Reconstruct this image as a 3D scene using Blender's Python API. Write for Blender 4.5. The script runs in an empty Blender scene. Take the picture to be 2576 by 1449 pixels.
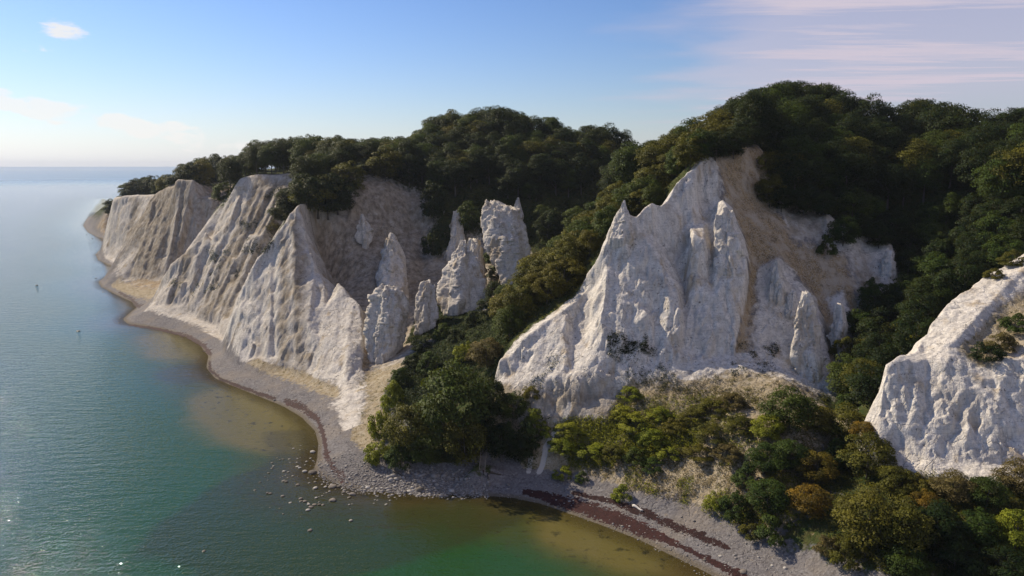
import bpy, bmesh, math, random
import numpy as np
from mathutils import Vector, Matrix
from mathutils.geometry import delaunay_2d_cdt

random.seed(7)
RNG = np.random.default_rng(11)
scene = bpy.context.scene
COL = scene.collection

# ------------------------------------------------------------------ camera
CAM_H = 75.0                       # drone height above the sea
HFOV = math.radians(70.0)
PW, PH = 2576.0, 1449.0            # measuring frame used for surveying points
FOC = PW / 2 / math.tan(HFOV / 2)
HORIZON_ROW = 417.0
PITCH = math.atan((PH / 2 - HORIZON_ROW) / FOC)
cam_d = bpy.data.cameras.new('camera')
cam = bpy.data.objects.new('camera', cam_d)
COL.objects.link(cam)
cam.location = (0, 0, CAM_H)
cam.rotation_euler = (math.pi / 2 - PITCH, 0, 0)
cam_d.sensor_fit = 'HORIZONTAL'
cam_d.angle = HFOV
cam_d.clip_start = 1.0
cam_d.clip_end = 200000.0
scene.camera = cam

# ------------------------------------------------------------------ light
SUN_AZ = math.radians(-53.0)       # left of the viewing direction (+Y)
SUN_EL = math.radians(38.0)
to_sun = Vector((math.sin(SUN_AZ) * math.cos(SUN_EL), math.cos(SUN_AZ) * math.cos(SUN_EL), math.sin(SUN_EL)))
sun_d = bpy.data.lights.new('sun', 'SUN')
sun_d.energy = 5.0
sun_d.angle = math.radians(0.53)
sun_d.color = (1.0, 0.86, 0.66)
sun = bpy.data.objects.new('sun', sun_d)
COL.objects.link(sun)
sun.rotation_euler = to_sun.to_track_quat('Z', 'Y').to_euler()
sun.location = (0, 0, 300)

world = bpy.data.worlds.new('World')
scene.world = world
world.use_nodes = True


def setup_world():
    nt = world.node_tree
    nt.nodes.clear()
    N, L = nt.nodes, nt.links
    out = N.new('ShaderNodeOutputWorld')
    bg = N.new('ShaderNodeBackground')
    bg.inputs['Strength'].default_value = 0.095
    L.new(bg.outputs[0], out.inputs[0])
    sky = N.new('ShaderNodeTexSky')
    sky.sky_type = 'NISHITA'
    sky.sun_disc = False
    sky.sun_elevation = SUN_EL
    sky.sun_rotation = SUN_AZ
    sky.altitude = 75
    sky.air_density = 1.0
    sky.dust_density = 0.3
    sky.ozone_density = 3.0
    geo = N.new('ShaderNodeTexCoord')
    sep = N.new('ShaderNodeSeparateXYZ')
    L.new(geo.outputs['Generated'], sep.inputs[0])

    def math_(op, a, b=None, c=None, clamp=False):
        m = N.new('ShaderNodeMath')
        m.operation = op
        m.use_clamp = clamp
        for i, v in enumerate((a, b, c)):
            if v is None:
                continue
            if isinstance(v, (int, float)):
                m.inputs[i].default_value = v
            else:
                L.new(v, m.inputs[i])
        return m.outputs[0]

    def smooth(v, a, b):
        m = N.new('ShaderNodeMapRange')
        m.interpolation_type = 'SMOOTHSTEP'
        m.inputs['From Min'].default_value = a
        m.inputs['From Max'].default_value = b
        L.new(v, m.inputs['Value'])
        return m.outputs[0]

    def noise(vec, scale, detail=6, rough=0.55, dist=0.0):
        n = N.new('ShaderNodeTexNoise')
        n.inputs['Scale'].default_value = scale
        n.inputs['Detail'].default_value = detail
        n.inputs['Roughness'].default_value = rough
        n.inputs['Distortion'].default_value = dist
        L.new(vec, n.inputs['Vector'])
        return n.outputs['Fac']

    X, Y, Z = sep.outputs
    az = math_('ARCTAN2', X, Y)                       # 0 ahead, negative left
    hor = math_('SQRT', math_('ADD', math_('MULTIPLY', X, X), math_('MULTIPLY', Y, Y)))
    el = math_('ARCTAN2', Z, hor)
    # cirrus sheet: position on a flat layer overhead, so streaks converge to the horizon
    zc = math_('MAXIMUM', Z, 0.035)
    cx = math_('DIVIDE', X, zc)
    cy = math_('DIVIDE', Y, zc)
    comb = N.new('ShaderNodeCombineXYZ')
    L.new(cx, comb.inputs[0]); L.new(cy, comb.inputs[1])
    rot = N.new('ShaderNodeMapping')
    rot.inputs['Rotation'].default_value = (0, 0, math.radians(-16))
    rot.inputs['Scale'].default_value = (0.22, 1.0, 1)
    L.new(comb.outputs[0], rot.inputs['Vector'])
    cirr = math_('ADD', math_('MULTIPLY', noise(rot.outputs[0], 0.75, 9, 0.62, 0.6), 0.75), math_('MULTIPLY', noise(comb.outputs[0], 0.33, 3, 0.5), 0.45))
    fmap = N.new('ShaderNodeMapping')
    fmap.inputs['Rotation'].default_value = (0, 0, math.radians(-20))
    fmap.inputs['Scale'].default_value = (0.35, 2.6, 1)
    L.new(comb.outputs[0], fmap.inputs['Vector'])
    fibre = noise(fmap.outputs[0], 1.6, 8, 0.68, 1.2)
    # the cirrus bank lies to the right of the view, its front running off the upper frame
    front = math_('ADD', az, math_('MULTIPLY', math_('SUBTRACT', noise(comb.outputs[0], 0.5, 4), 0.5), 0.45))
    bank = smooth(front, 0.13, 0.33)
    cmask = math_('MULTIPLY', smooth(math_('ADD', cirr, math_('MULTIPLY', math_('SUBTRACT', fibre, 0.5), 0.30)), 0.465, 0.74), bank)
    veil = math_('MULTIPLY', bank, 0.58)
    cmask = math_('MAXIMUM', cmask, math_('MULTIPLY', veil, smooth(el, 0.62, 0.10)))
    cmask = math_('MULTIPLY', cmask, smooth(el, 0.02, 0.10))
    # low cumulus row near the horizon
    angv = N.new('ShaderNodeCombineXYZ')
    L.new(az, angv.inputs[0]); L.new(math_('MULTIPLY', el, 2.3), angv.inputs[1])
    cum = noise(angv.outputs[0], 15, 8, 0.55)
    cen = math_('ADD', 0.044, math_('MULTIPLY', math_('MULTIPLY_ADD', az, -1.0, -0.44), 0.20))
    dband = math_('ABSOLUTE', math_('SUBTRACT', el, cen))
    band = smooth(dband, 0.034, 0.002)
    cumask = math_('MULTIPLY', smooth(math_('MULTIPLY_ADD', band, 0.26, math_('MULTIPLY', cum, 1.0)), 0.70, 0.80), 0.9)
    cumask = math_('MULTIPLY', cumask, smooth(az, -0.18, -0.40))
    puffv = N.new('ShaderNodeCombineXYZ')
    L.new(math_('MULTIPLY', az, 0.6), puffv.inputs[0]); L.new(math_('MULTIPLY', el, 2.6), puffv.inputs[1])
    # one small ragged cloud high on the left
    da = math_('DIVIDE', math_('SUBTRACT', az, -0.532), 0.030)
    de = math_('DIVIDE', math_('SUBTRACT', el, 0.150), 0.016)
    rr = math_('ADD', math_('MULTIPLY', da, da), math_('MULTIPLY', de, de))
    puff = smooth(math_('SUBTRACT', math_('MULTIPLY', noise(puffv.outputs[0], 30, 8, 0.66), 4.2), math_('MULTIPLY', rr, 1.3)), 1.25, 2.3)
    puff = math_('MULTIPLY', puff, 0.85)

    def mix(fac, a, b):
        m = N.new('ShaderNodeMix')
        m.data_type = 'RGBA'
        if isinstance(fac, (int, float)):
            m.inputs[0].default_value = fac
        else:
            L.new(fac, m.inputs[0])
        for i, v in ((6, a), (7, b)):
            if isinstance(v, tuple):
                m.inputs[i].default_value = v
            else:
                L.new(v, m.inputs[i])
        return m.outputs[2]
    hsv = N.new('ShaderNodeHueSaturation')
    hsv.inputs['Saturation'].default_value = SKY_SAT
    hsv.inputs['Value'].default_value = SKY_VAL
    gam = N.new('ShaderNodeGamma'); gam.inputs[1].default_value = 1.35
    L.new(sky.outputs[0], gam.inputs[0])
    L.new(gam.outputs[0], hsv.inputs['Color'])
    # pale sea haze towards the horizon, cleaner blue higher up
    clean = mix(1.0, hsv.outputs[0], (0.90, 1.0, 1.20, 1))
    clean.node.blend_type = 'MULTIPLY'
    bw = N.new('ShaderNodeRGBToBW')
    L.new(sky.outputs[0], bw.inputs[0])
    pale = N.new('ShaderNodeMix'); pale.data_type = 'RGBA'; pale.blend_type = 'MULTIPLY'; pale.inputs[0].default_value = 1.0
    L.new(bw.outputs[0], pale.inputs[6]); pale.inputs[7].default_value = (0.86, 0.86, 0.885, 1)
    hz = math_('POWER', 2.718, math_('MULTIPLY', math_('MAXIMUM', el, 0.0), -12.0))
    c = mix(math_('MULTIPLY', hz, 0.97), clean, pale.outputs[2])
    c = mix(cmask, c, (6.2, 5.6, 6.5, 1))
    c = mix(math_('MULTIPLY', cumask, 0.75), c, (9.4, 9.1, 8.8, 1))
    c = mix(puff, c, (9.0, 8.7, 8.3, 1))
    L.new(c, bg.inputs['Color'])


SKY_SAT, SKY_VAL = 0.95, 0.50
setup_world()
scene.view_settings.view_transform = 'Standard'
scene.view_settings.look = 'None'
scene.view_settings.exposure = 0.12
scene.view_settings.gamma = 1.0
scene.view_settings.use_curve_mapping = False
scene.render.engine = 'CYCLES'
scene.cycles.use_denoising = True
scene.cycles.max_bounces = 6
scene.cycles.diffuse_bounces = 3
scene.cycles.glossy_bounces = 2
scene.cycles.transmission_bounces = 3
scene.cycles.transparent_max_bounces = 6
scene.cycles.sample_clamp_indirect = 4.0


# ------------------------------------------------------------------ helpers
SIN_P, COS_P = math.sin(PITCH), math.cos(PITCH)


def survey(px, py, Y=None, z=None):
    """survey a point of the coast: bearing from the drone plus its distance (or its height)"""
    u, v = px - PW / 2, PH / 2 - py
    a = FOC * COS_P + v * SIN_P
    b = v * COS_P - FOC * SIN_P
    if Y is None:
        Y = (z - CAM_H) * a / b
    return (Y * u / a, Y, CAM_H + Y * b / a)


def hash3(ix, iy, iz, seed):
    h = (ix.astype(np.uint32) * np.uint32(374761393) + iy.astype(np.uint32) * np.uint32(668265263)
         + iz.astype(np.uint32) * np.uint32(2147483647) + np.uint32(seed * 144269 + 977))
    h = (h ^ (h >> np.uint32(13))) * np.uint32(1274126177)
    h = (h ^ (h >> np.uint32(16))) * np.uint32(2246822519)
    h = h ^ (h >> np.uint32(15))
    return (h & np.uint32(0xFFFFFF)).astype(np.float32) / np.float32(0xFFFFFF)


def vnoise(x, y, z, seed=0):
    x = np.asarray(x, np.float32); y = np.asarray(y, np.float32); z = np.asarray(z, np.float32)
    fx, fy, fz = np.floor(x), np.floor(y), np.floor(z)
    ix, iy, iz = fx.astype(np.int64), fy.astype(np.int64), fz.astype(np.int64)
    tx, ty, tz = x - fx, y - fy, z - fz
    tx = tx * tx * (3 - 2 * tx); ty = ty * ty * (3 - 2 * ty); tz = tz * tz * (3 - 2 * tz)
    def c(a, b, d):
        return hash3(ix + a, iy + b, iz + d, seed)
    x00 = c(0, 0, 0) * (1 - tx) + c(1, 0, 0) * tx
    x10 = c(0, 1, 0) * (1 - tx) + c(1, 1, 0) * tx
    x01 = c(0, 0, 1) * (1 - tx) + c(1, 0, 1) * tx
    x11 = c(0, 1, 1) * (1 - tx) + c(1, 1, 1) * tx
    return ((x00 * (1 - ty) + x10 * ty) * (1 - tz) + (x01 * (1 - ty) + x11 * ty) * tz) * 2 - 1


def fbm(x, y, z, octaves=4, seed=0, gain=0.5, ridged=False):
    s = 0; a = 1; t = 0; f = 1
    for o in range(octaves):
        n = vnoise(x * f + o * 17.3, y * f - o * 9.1, z * f + o * 5.7, seed + o)
        if ridged:
            n = 1 - 2 * np.abs(n)
        s = s + a * n; t += a; a *= gain; f *= 2.03
    return s / t


ONES = 'zeroth first second third fourth fifth sixth seventh eighth ninth tenth eleventh twelfth thirteenth fourteenth fifteenth sixteenth seventeenth eighteenth nineteenth'.split()
TENS = {2: 'twent', 3: 'thirt', 4: 'fort', 5: 'fift', 6: 'sixt', 7: 'sevent', 8: 'eight', 9: 'ninet'}


def ordinal(n):
    if n < 20: return ONES[n]
    t, u = divmod(n, 10)
    return TENS[t] + ('ieth' if u == 0 else 'y-' + ONES[u])


def rank_labels(objs):
    """things that share a group are told apart by their order along the coast, counted from the open sea"""
    by = {}
    for o in objs:
        if o.get('group') and o.get('label'): by.setdefault((o['group'], o['label']), []).append(o)
    for (g, lab), v in by.items():
        if len(v) < 2: continue
        v.sort(key=lambda o: math.atan2(o.location.x, o.location.y))
        for i, o in enumerate(v):
            o['label'] = lab.replace('%', ordinal(i + 1) + ' from the sea') if '%' in lab else lab + ', ' + ordinal(i + 1) + ' from the sea'


def tag(o, label=None, cat=None, group=None, kind=None):
    if label: o['label'] = label
    if cat: o['category'] = cat
    if group: o['group'] = group
    if kind: o['kind'] = kind
    return o


def mesh_np(name, V, F, mats=(), smooth=True, attrs=None):
    """V (n,3) float, F (m,3|4) int"""
    me = bpy.data.meshes.new(name)
    V = np.ascontiguousarray(V, np.float32); F = np.ascontiguousarray(F, np.int32)
    k = F.shape[1]
    me.vertices.add(len(V)); me.vertices.foreach_set('co', V.ravel())
    me.loops.add(F.size); me.loops.foreach_set('vertex_index', F.ravel())
    me.polygons.add(len(F))
    me.polygons.foreach_set('loop_start', np.arange(0, F.size, k, dtype=np.int32))
    me.polygons.foreach_set('loop_total', np.full(len(F), k, np.int32))
    if smooth:
        me.polygons.foreach_set('use_smooth', np.ones(len(F), bool))
    for nm, arr in (attrs or {}).items():
        if arr.ndim == 1:
            at = me.attributes.new(nm, 'FLOAT', 'POINT'); at.data.foreach_set('value', arr.astype(np.float32))
        else:
            at = me.attributes.new(nm, 'FLOAT_COLOR', 'POINT')
            at.data.foreach_set('color', np.ascontiguousarray(arr, np.float32).ravel())
    for m in mats:
        me.materials.append(m)
    me.update(calc_edges=True)
    return me


def link(name, data, parent=None):
    o = bpy.data.objects.new(name, data)
    COL.objects.link(o)
    if parent: o.parent = parent
    return o


class Nodes:
    """small helper to write node trees"""
    def __init__(self, name, displacement=False):
        self.m = bpy.data.materials.new(name)
        self.m.use_nodes = True
        self.t = self.m.node_tree
        self.t.nodes.clear()
        self.N, self.L = self.t.nodes, self.t.links
        self.out = self.N.new('ShaderNodeOutputMaterial')

    def put(self, sock, v):
        if v is None: return
        if isinstance(v, (int, float)):
            sock.default_value = v
        elif isinstance(v, tuple):
            sock.default_value = v if len(v) == len(sock.default_value) else tuple(v) + (1,)
        else:
            self.L.new(v, sock)

    def math(self, op, a, b=None, c=None, clamp=False):
        m = self.N.new('ShaderNodeMath'); m.operation = op; m.use_clamp = clamp
        for i, v in enumerate((a, b, c)): self.put(m.inputs[i], v)
        return m.outputs[0]

    def ramp(self, v, a, b, lo=0.0, hi=1.0):
        m = self.N.new('ShaderNodeMapRange'); m.interpolation_type = 'SMOOTHSTEP'
        m.inputs['From Min'].default_value = a; m.inputs['From Max'].default_value = b
        m.inputs['To Min'].default_value = lo; m.inputs['To Max'].default_value = hi
        self.L.new(v, m.inputs['Value'])
        return m.outputs[0]

    def mix(self, f, a, b, mode='MIX'):
        m = self.N.new('ShaderNodeMix'); m.data_type = 'RGBA'; m.blend_type = mode
        self.put(m.inputs[0], f); self.put(m.inputs[6], a); self.put(m.inputs[7], b)
        return m.outputs[2]

    def pos(self, scale=(1, 1, 1), rot=(0, 0, 0), obj=False):
        if obj:
            src = self.N.new('ShaderNodeTexCoord').outputs['Object']
        else:
            src = self.N.new('ShaderNodeNewGeometry').outputs['Position']
        m = self.N.new('ShaderNodeMapping')
        m.inputs['Scale'].default_value = scale; m.inputs['Rotation'].default_value = rot
        self.L.new(src, m.inputs['Vector'])
        return m.outputs[0]

    def noise(self, vec, scale, detail=5, rough=0.55, dist=0.0):
        n = self.N.new('ShaderNodeTexNoise')
        n.inputs['Scale'].default_value = scale; n.inputs['Detail'].default_value = detail
        n.inputs['Roughness'].default_value = rough; n.inputs['Distortion'].default_value = dist
        self.L.new(vec, n.inputs['Vector'])
        return n.outputs['Fac']

    def voronoi(self, vec, scale, feature='F1', out='Distance'):
        n = self.N.new('ShaderNodeTexVoronoi'); n.feature = feature
        n.inputs['Scale'].default_value = scale
        self.L.new(vec, n.inputs['Vector'])
        return n.outputs[out]

    def attr(self, name, out='Fac'):
        a = self.N.new('ShaderNodeAttribute'); a.attribute_name = name
        return a.outputs[out]

    def bump(self, h, strength=0.5, dist=0.3, normal=None):
        b = self.N.new('ShaderNodeBump')
        b.inputs['Strength'].default_value = strength; b.inputs['Distance'].default_value = dist
        self.L.new(h, b.inputs['Height'])
        if normal is not None: self.L.new(normal, b.inputs['Normal'])
        return b.outputs[0]

    def bsdf(self, color, rough=0.9, normal=None, spec=0.2, **kw):
        p = self.N.new('ShaderNodeBsdfPrincipled')
        self.put(p.inputs['Base Color'], color); self.put(p.inputs['Roughness'], rough)
        self.put(p.inputs['Specular IOR Level'], spec)
        if normal is not None: self.L.new(normal, p.inputs['Normal'])
        for k, v in kw.items(): self.put(p.inputs[k], v)
        return p.outputs[0]

    def done(self, shader):
        self.L.new(shader, self.out.inputs['Surface'])
        return self.m

# ------------------------------------------------------------------ terrain survey
PTS, EDG, PM, PR, PF = [], [], [], [], []      # points, break edges, surface, region, wood density
MATS = 'cbsgpd'        # chalk, brown scree, sandy soil, green, pebbles, dirty chalk (in the bowl: painted shade)
REGS = ['beach', 'A', 'C', 'M', 'N', 'F', 'D', 'H']
_seen = {}


def brk(pts, mat, reg, wood=0.0, edge=True):
    """a break line of the terrain; each point (px,py,distance) or (px,py,'z',height) or ('w',x,y,z)"""
    prev = None
    for p in pts:
        m = mat
        if isinstance(p[-1], str) and len(p[-1]) == 1 and p[-1] in MATS:
            m = p[-1]; p = p[:-1]
        if p[0] == 'w':
            w = p[1:4]
        elif len(p) == 4:
            w = survey(p[0], p[1], z=p[3])
        else:
            w = survey(p[0], p[1], Y=p[2])
        key = (round(w[0], 1), round(w[1], 1))
        if key in _seen:
            i = _seen[key]
        else:
            i = len(PTS); _seen[key] = i
            PTS.append(w); PM.append(MATS.index(m)); PR.append(REGS.index(reg)); PF.append(wood)
        if edge and prev is not None and prev != i:
            EDG.append((prev, i))
        prev = i


def ribs(top, bot, n, amp, mat, reg, seed, levels=5, dirty=0.0):
    """alternating knife ribs and gullies between an upper and a lower line of a face"""
    rg = random.Random(seed)
    A0, A1 = Vector(survey(top[0][0], top[0][1], Y=top[0][2])), Vector(survey(top[1][0], top[1][1], Y=top[1][2]))
    B0, B1 = Vector(survey(bot[0][0], bot[0][1], Y=bot[0][2])), Vector(survey(bot[1][0], bot[1][1], Y=bot[1][2]))
    gap = (A1 - A0).length / n
    for i in range(n):
        sp = (i + 0.5 + rg.uniform(-.42, .42)) / n
        a = A0.lerp(A1, sp); b = B0.lerp(B1, min(1, max(0, sp + rg.uniform(-.25, .25) / n)))
        ridge = 1 if i % 2 == 0 else -0.8
        k = amp * rg.uniform(0.25, 1.6) * ridge
        m = 'd' if (ridge < 0 and rg.random() < dirty) else mat
        pts = []
        for j in range(levels):
            t = 0.07 + 0.86 * j / (levels - 1)
            q = a.lerp(b, t)
            bulge = math.sin(math.pi * min(max(t, 0.05), 0.95)) ** 0.6
            toward = Vector((q.x, q.y, 0)).normalized()
            q = q - toward * (k * bulge * rg.uniform(0.25, 1.35) + rg.uniform(-.3, .3) * amp)
            q.x += rg.uniform(-.22, .22) * gap
            pts.append(('w', q.x, q.y, q.z, m))
        brk(pts, mat, reg)


COAST_PX = [(262, 500), (246, 520), (236, 532), (228, 545), (216, 566), (228, 583), (258, 598), (276, 610),
            (262, 628), (250, 640), (256, 655), (280, 668), (300, 672), (285, 690),
            (255, 708), (262, 722), (300, 742), (338, 760), (348, 774), (330, 788), (314, 802),
            (322, 813), (360, 818), (420, 828), (470, 845), (508, 868), (528, 895), (524, 925), (545, 950), (600, 975),
            (660, 998), (720, 1022), (765, 1050), (795, 1082), (806, 1115), (803, 1150), (792, 1186), (822, 1200), (850, 1216), (905, 1226),
            (980, 1234), (1060, 1240), (1130, 1238), (1200, 1243), (1290, 1250), (1360, 1265), (1440, 1292), (1520, 1322), (1600, 1352),
            (1680, 1390), (1760, 1428), (1850, 1475), (1960, 1540), (2100, 1630), (2300, 1780), (2500, 1960)]
COAST = [survey(px, py, z=0.0)[:2] for px, py in COAST_PX]
brk([(px, py, 'z', 0.0) for px, py in COAST_PX], 'p', 'beach')
T = 2.3
# back of the beach (toe of the slopes)
brk([(300, 660, 'z', 4), (345, 662, 'z', 5)], 's', 'beach')
brk([(290, 716, 'z', T), (345, 738, 'z', T), (392, 738, 'z', 4)], 's', 'beach')
brk([(392, 738, 'z', 4), (372, 766, 'z', T), (350, 792, 'z', 2), (385, 800, 'z', T), (420, 808, 'z', T), (480, 826, 'z', T), (540, 852, 'z', T),
     (560, 872, 'z', T), (568, 896, 'z', T), (595, 922, 'z', T), (650, 947, 'z', T), (720, 977, 'z', T), (800, 1017, 'z', T), (838, 1050, 'z', T),
     (856, 1090, 'z', T), (880, 1135, 'z', T), (925, 1163, 'z', T), (1000, 1172, 'z', T), (1100, 1177, 'z', T), (1200, 1186, 'z', T),
     (1300, 1190, 'z', T), (1362, 1194, 'z', T), (1440, 1208, 'z', T), (1530, 1240, 'z', T), (1620, 1272, 'z', T), (1720, 1300, 'z', T),
     (1820, 1345, 'z', T), (1900, 1385, 'z', T), (1990, 1425, 'z', T), (2060, 1470, 'z', T), (2200, 1560, 'z', T), (2400, 1700, 'z', T)], 'p', 'beach')

# --- A: the tall spired cliff in the centre right
brk([(1258, 945, 188), (1320, 957, 183), (1400, 947, 181), (1470, 932, 181), (1550, 908, 183), (1650, 903, 184), (1760, 908, 184), (1850, 892, 186),
     (1950, 905, 185), (2030, 942, 181), (2072, 952, 179)], 'c', 'A')
brk([(1256, 910, 189.5), (1290, 888, 191), (1312, 858, 192.5), (1360, 815, 196), (1410, 782, 199), (1445, 760, 201), (1482, 728, 204),
     (1503, 645, 205.5), (1530, 582, 207.5), (1552, 533, 209), (1570, 506, 210), (1586, 537, 210), (1602, 543, 210.5), (1622, 521, 211.5), (1641, 507, 212.5),
     (1664, 520, 214), (1681, 500, 216.5), (1700, 460, 219.5), (1728, 430, 222.5), (1755, 414, 224.5), (1780, 399, 226.5)], 'c', 'A')
brk([(1258, 945, 188), (1256, 910, 189.5)], 'c', 'A')
# recess between the low wing and the big slab
brk([(1438, 790, 200.3), (1440, 830, 196.5), (1442, 880, 189), (1438, 935, 182.5)], 'c', 'A')
brk([(1465, 770, 201), (1470, 830, 195), (1468, 890, 186.5)], 'c', 'A')
# slab, upper right edge, then the gully behind it
brk([(1586, 537, 210), (1600, 575, 207.5), (1640, 622, 204), (1680, 682, 200), (1710, 722, 197), (1714, 790, 191), (1708, 878, 184.6)], 'c', 'A')
brk([(1606, 553, 209.4), (1650, 600, 208.6), (1692, 660, 206.8), (1722, 722, 203.5), (1724, 790, 195.5), (1718, 880, 186)], 'c', 'A')
# knife ridge coming down from the summit
brk([(1780, 399, 226.5), (1752, 430, 223), (1746, 470, 219.5), (1738, 515, 216.5), (1728, 545, 215), (1742, 566, 213)], 'c', 'A')
brk([(1769, 440, 224.8), (1765, 490, 222), (1768, 540, 218.8), (1775, 560, 216.5)], 'c', 'A')
brk([(1700, 540, 214), (1712, 600, 211), (1720, 660, 208)], 'c', 'A', edge=False)
# middle buttress with its horns
brk([(1742, 566, 213), (1738, 580, 206), (1730, 650, 202), (1728, 740, 198), (1726, 800, 192.5), (1722, 880, 186.2)], 'c', 'A')
brk([(1775, 560, 215), (1770, 606, 203.5), (1757, 660, 200.5), (1748, 720, 197.5)], 'c', 'A')
brk([(1784, 590, 212), (1790, 650, 206), (1787, 705, 200)], 'c', 'A')
brk([(1775, 560, 215), (1800, 541, 213), (1817, 500, 215), (1836, 529, 210), (1852, 570, 207.5), (1862, 600, 206), (1880, 648, 202.5), (1874, 705, 198.5), (1866, 760, 194.5),
     (1852, 830, 189.5), (1844, 884, 186.4)], 'c', 'A')
brk([(1820, 620, 204.5), (1812, 690, 199.5)], 'c', 'A')
brk([(1800, 760, 194), (1790, 850, 188)], 'c', 'A', edge=False)
# stained gully right of it
brk([(1850, 520, 220), (1880, 600, 213.5), (1900, 665, 209), (1886, 740, 203), (1872, 800, 196.5), (1858, 860, 189.5), (1850, 886, 187)], 'b', 'A')
# upper rim of the scree bowl
brk([(1780, 399, 226.5), (1815, 405, 230), (1850, 400, 234), (1880, 372, 238), (1915, 374, 240), (1925, 430, 237), (1915, 480, 232), (1925, 528, 227), (1985, 540, 227, 'd'),
     (2050, 552, 225, 'd'), (2078, 545, 224, 'c'), (2090, 600, 221, 'c'), (2150, 602, 220, 'c'), (2190, 640, 218, 'c'), (2240, 625, 217, 'c')], 'b', 'A')
brk([(2240, 625, 217), (2256, 660, 213), (2255, 690, 210)], 'c', 'A')
brk([(1830, 460, 227), (1870, 520, 222), (1900, 570, 217)], 'b', 'A', edge=False)
# dividing rib of the scree, ending in the thorny ridge
brk([(1955, 548, 224, 'b'), (1962, 600, 216.5, 'b'), (1960, 640, 210, 'b'), (1953, 658, 205.5), (1944, 700, 202.5), (1975, 712, 201.5), (1985, 735, 200), (2012, 742, 199.5),
     (2036, 752, 198.5), (2058, 790, 195.5), (2068, 840, 191), (2078, 880, 186.5), (2084, 905, 183.5), (2072, 952, 179)], 'c', 'A')
brk([(1920, 690, 206), (1935, 780, 197.5), (1930, 860, 190)], 'c', 'A')
brk([(2000, 650, 213), (2030, 700, 208.5), (2062, 742, 205), (2082, 800, 199), (2086, 860, 192), (2094, 925, 182.5)], 'b', 'A')
brk([(2110, 762, 200), (2128, 790, 197), (2138, 830, 194), (2118, 870, 188), (2094, 925, 182.5)], 'c', 'A')
brk([(2190, 712, 208, 'd'), (2172, 745, 204, 'd'), (2150, 775, 200.5), (2138, 830, 194)], 'b', 'A')
brk([(2100, 660, 212), (2130, 710, 207)], 'b', 'A', edge=False)
brk([(2255, 690, 210), (2190, 712, 208)], 'b', 'A')
# foot slope below the cliff
brk([(1262, 985, 184), (1320, 1000, 179, 'd'), (1420, 1010, 176.5, 'd'), (1500, 1000, 176.5, 'd'), (1600, 985, 177.5), (1700, 985, 175.5), (1800, 970, 176), (1900, 965, 175), (1990, 985, 170.5)], 's', 'H')
brk([(1300, 1090, 175), (1420, 1090, 171), (1550, 1090, 167.5), (1700, 1090, 162), (1850, 1090, 155.5), (2000, 1090, 150.5), (2100, 1060, 157)], 's', 'H')
brk([(1330, 1165, 167.7), (1420, 1165, 166.1), (1550, 1185, 158.7), (1700, 1205, 151.5), (1850, 1235, 142.7), (1960, 1290, 134.2)], 's', 'H')

# --- the wooded ridge behind the spired cliff and the ravine beyond it
brk([(1600, 580, 218), (1640, 545, 219), (1690, 500, 224)], 'g', 'H', 0.0, edge=False)
brk([(1282, 868, 198), (1330, 815, 203), (1385, 780, 206), (1440, 745, 208.5), (1490, 700, 211), (1520, 640, 213), (1545, 600, 215)], 'g', 'H', 0.3)
brk([(1262, 880, 204), (1290, 810, 214), (1350, 735, 223), (1400, 690, 228), (1450, 655, 232), (1500, 615, 236), (1560, 575, 240), (1650, 500, 246), (1700, 455, 253),
     ('w', 61, 275, 76), ('w', 84, 290, 85), ('w', 108, 297, 93)], 'g', 'H', 1.0)
brk([(1215, 935, 203), (1225, 860, 222), (1240, 790, 250), (1278, 720, 281), (1352, 660, 303), (1430, 580, 332), (1520, 490, 352), ('w', 62, 385, 69)], 'g', 'H', 0.0)
brk([('w', -4, 300, 36), ('w', 24, 330, 50)], 'g', 'H', 1.0, edge=False)

# --- low ground of the ravine mouth with the round thicket
brk([(1000, 1150, 'z', 4), (1100, 1150, 'z', 4.5), (1200, 1150, 'z', 6)], 'g', 'H', 0.0, edge=False)
brk([(985, 990, 211), (1060, 1010, 204), (1150, 1020, 198), (1230, 1000, 190)], 'g', 'H', 0.0)
brk([(1010, 935, 223), (1100, 880, 234), (1180, 835, 243)], 'g', 'H', 0.0)
# --- C: the central cliff with the bowl
brk([(576, 872, 277), (581, 790, 282), (600, 740, 285), (640, 655, 290), (690, 590, 295.5), (720, 552, 299.5), (752, 515, 303)], 'c', 'C')
brk([(752, 515, 303), (764, 565, 298.5), (775, 620, 292.5), (800, 685, 285), (828, 738, 278), (850, 710, 277), (880, 745, 270), (906, 766, 265),
     (915, 805, 257.5), (914, 860, 247), (905, 920, 235.5), (892, 972, 222.5), (880, 1030, 209), (872, 1080, 196)], 'c', 'C')
brk([(640, 905, 256), (700, 930, 249), (770, 950, 240), (840, 980, 226), (880, 1030, 209)], 's', 'C')
# bowl: its shade is put into the colour as darkened chalk
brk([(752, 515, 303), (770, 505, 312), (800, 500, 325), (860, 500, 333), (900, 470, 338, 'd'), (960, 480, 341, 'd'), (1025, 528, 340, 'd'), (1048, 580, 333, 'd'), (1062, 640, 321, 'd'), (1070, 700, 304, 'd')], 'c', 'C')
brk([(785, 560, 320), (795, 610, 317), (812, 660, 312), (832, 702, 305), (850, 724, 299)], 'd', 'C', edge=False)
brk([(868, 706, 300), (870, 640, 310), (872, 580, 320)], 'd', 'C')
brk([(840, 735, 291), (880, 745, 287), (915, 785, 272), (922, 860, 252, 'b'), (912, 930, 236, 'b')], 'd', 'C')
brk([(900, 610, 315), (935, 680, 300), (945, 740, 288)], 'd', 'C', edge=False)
brk([(1030, 640, 316), (1035, 720, 296), (1032, 800, 274), (1020, 860, 256)], 'd', 'C', edge=False)  # gully between the pinnacles: dirty chalk with its shade painted in
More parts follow.
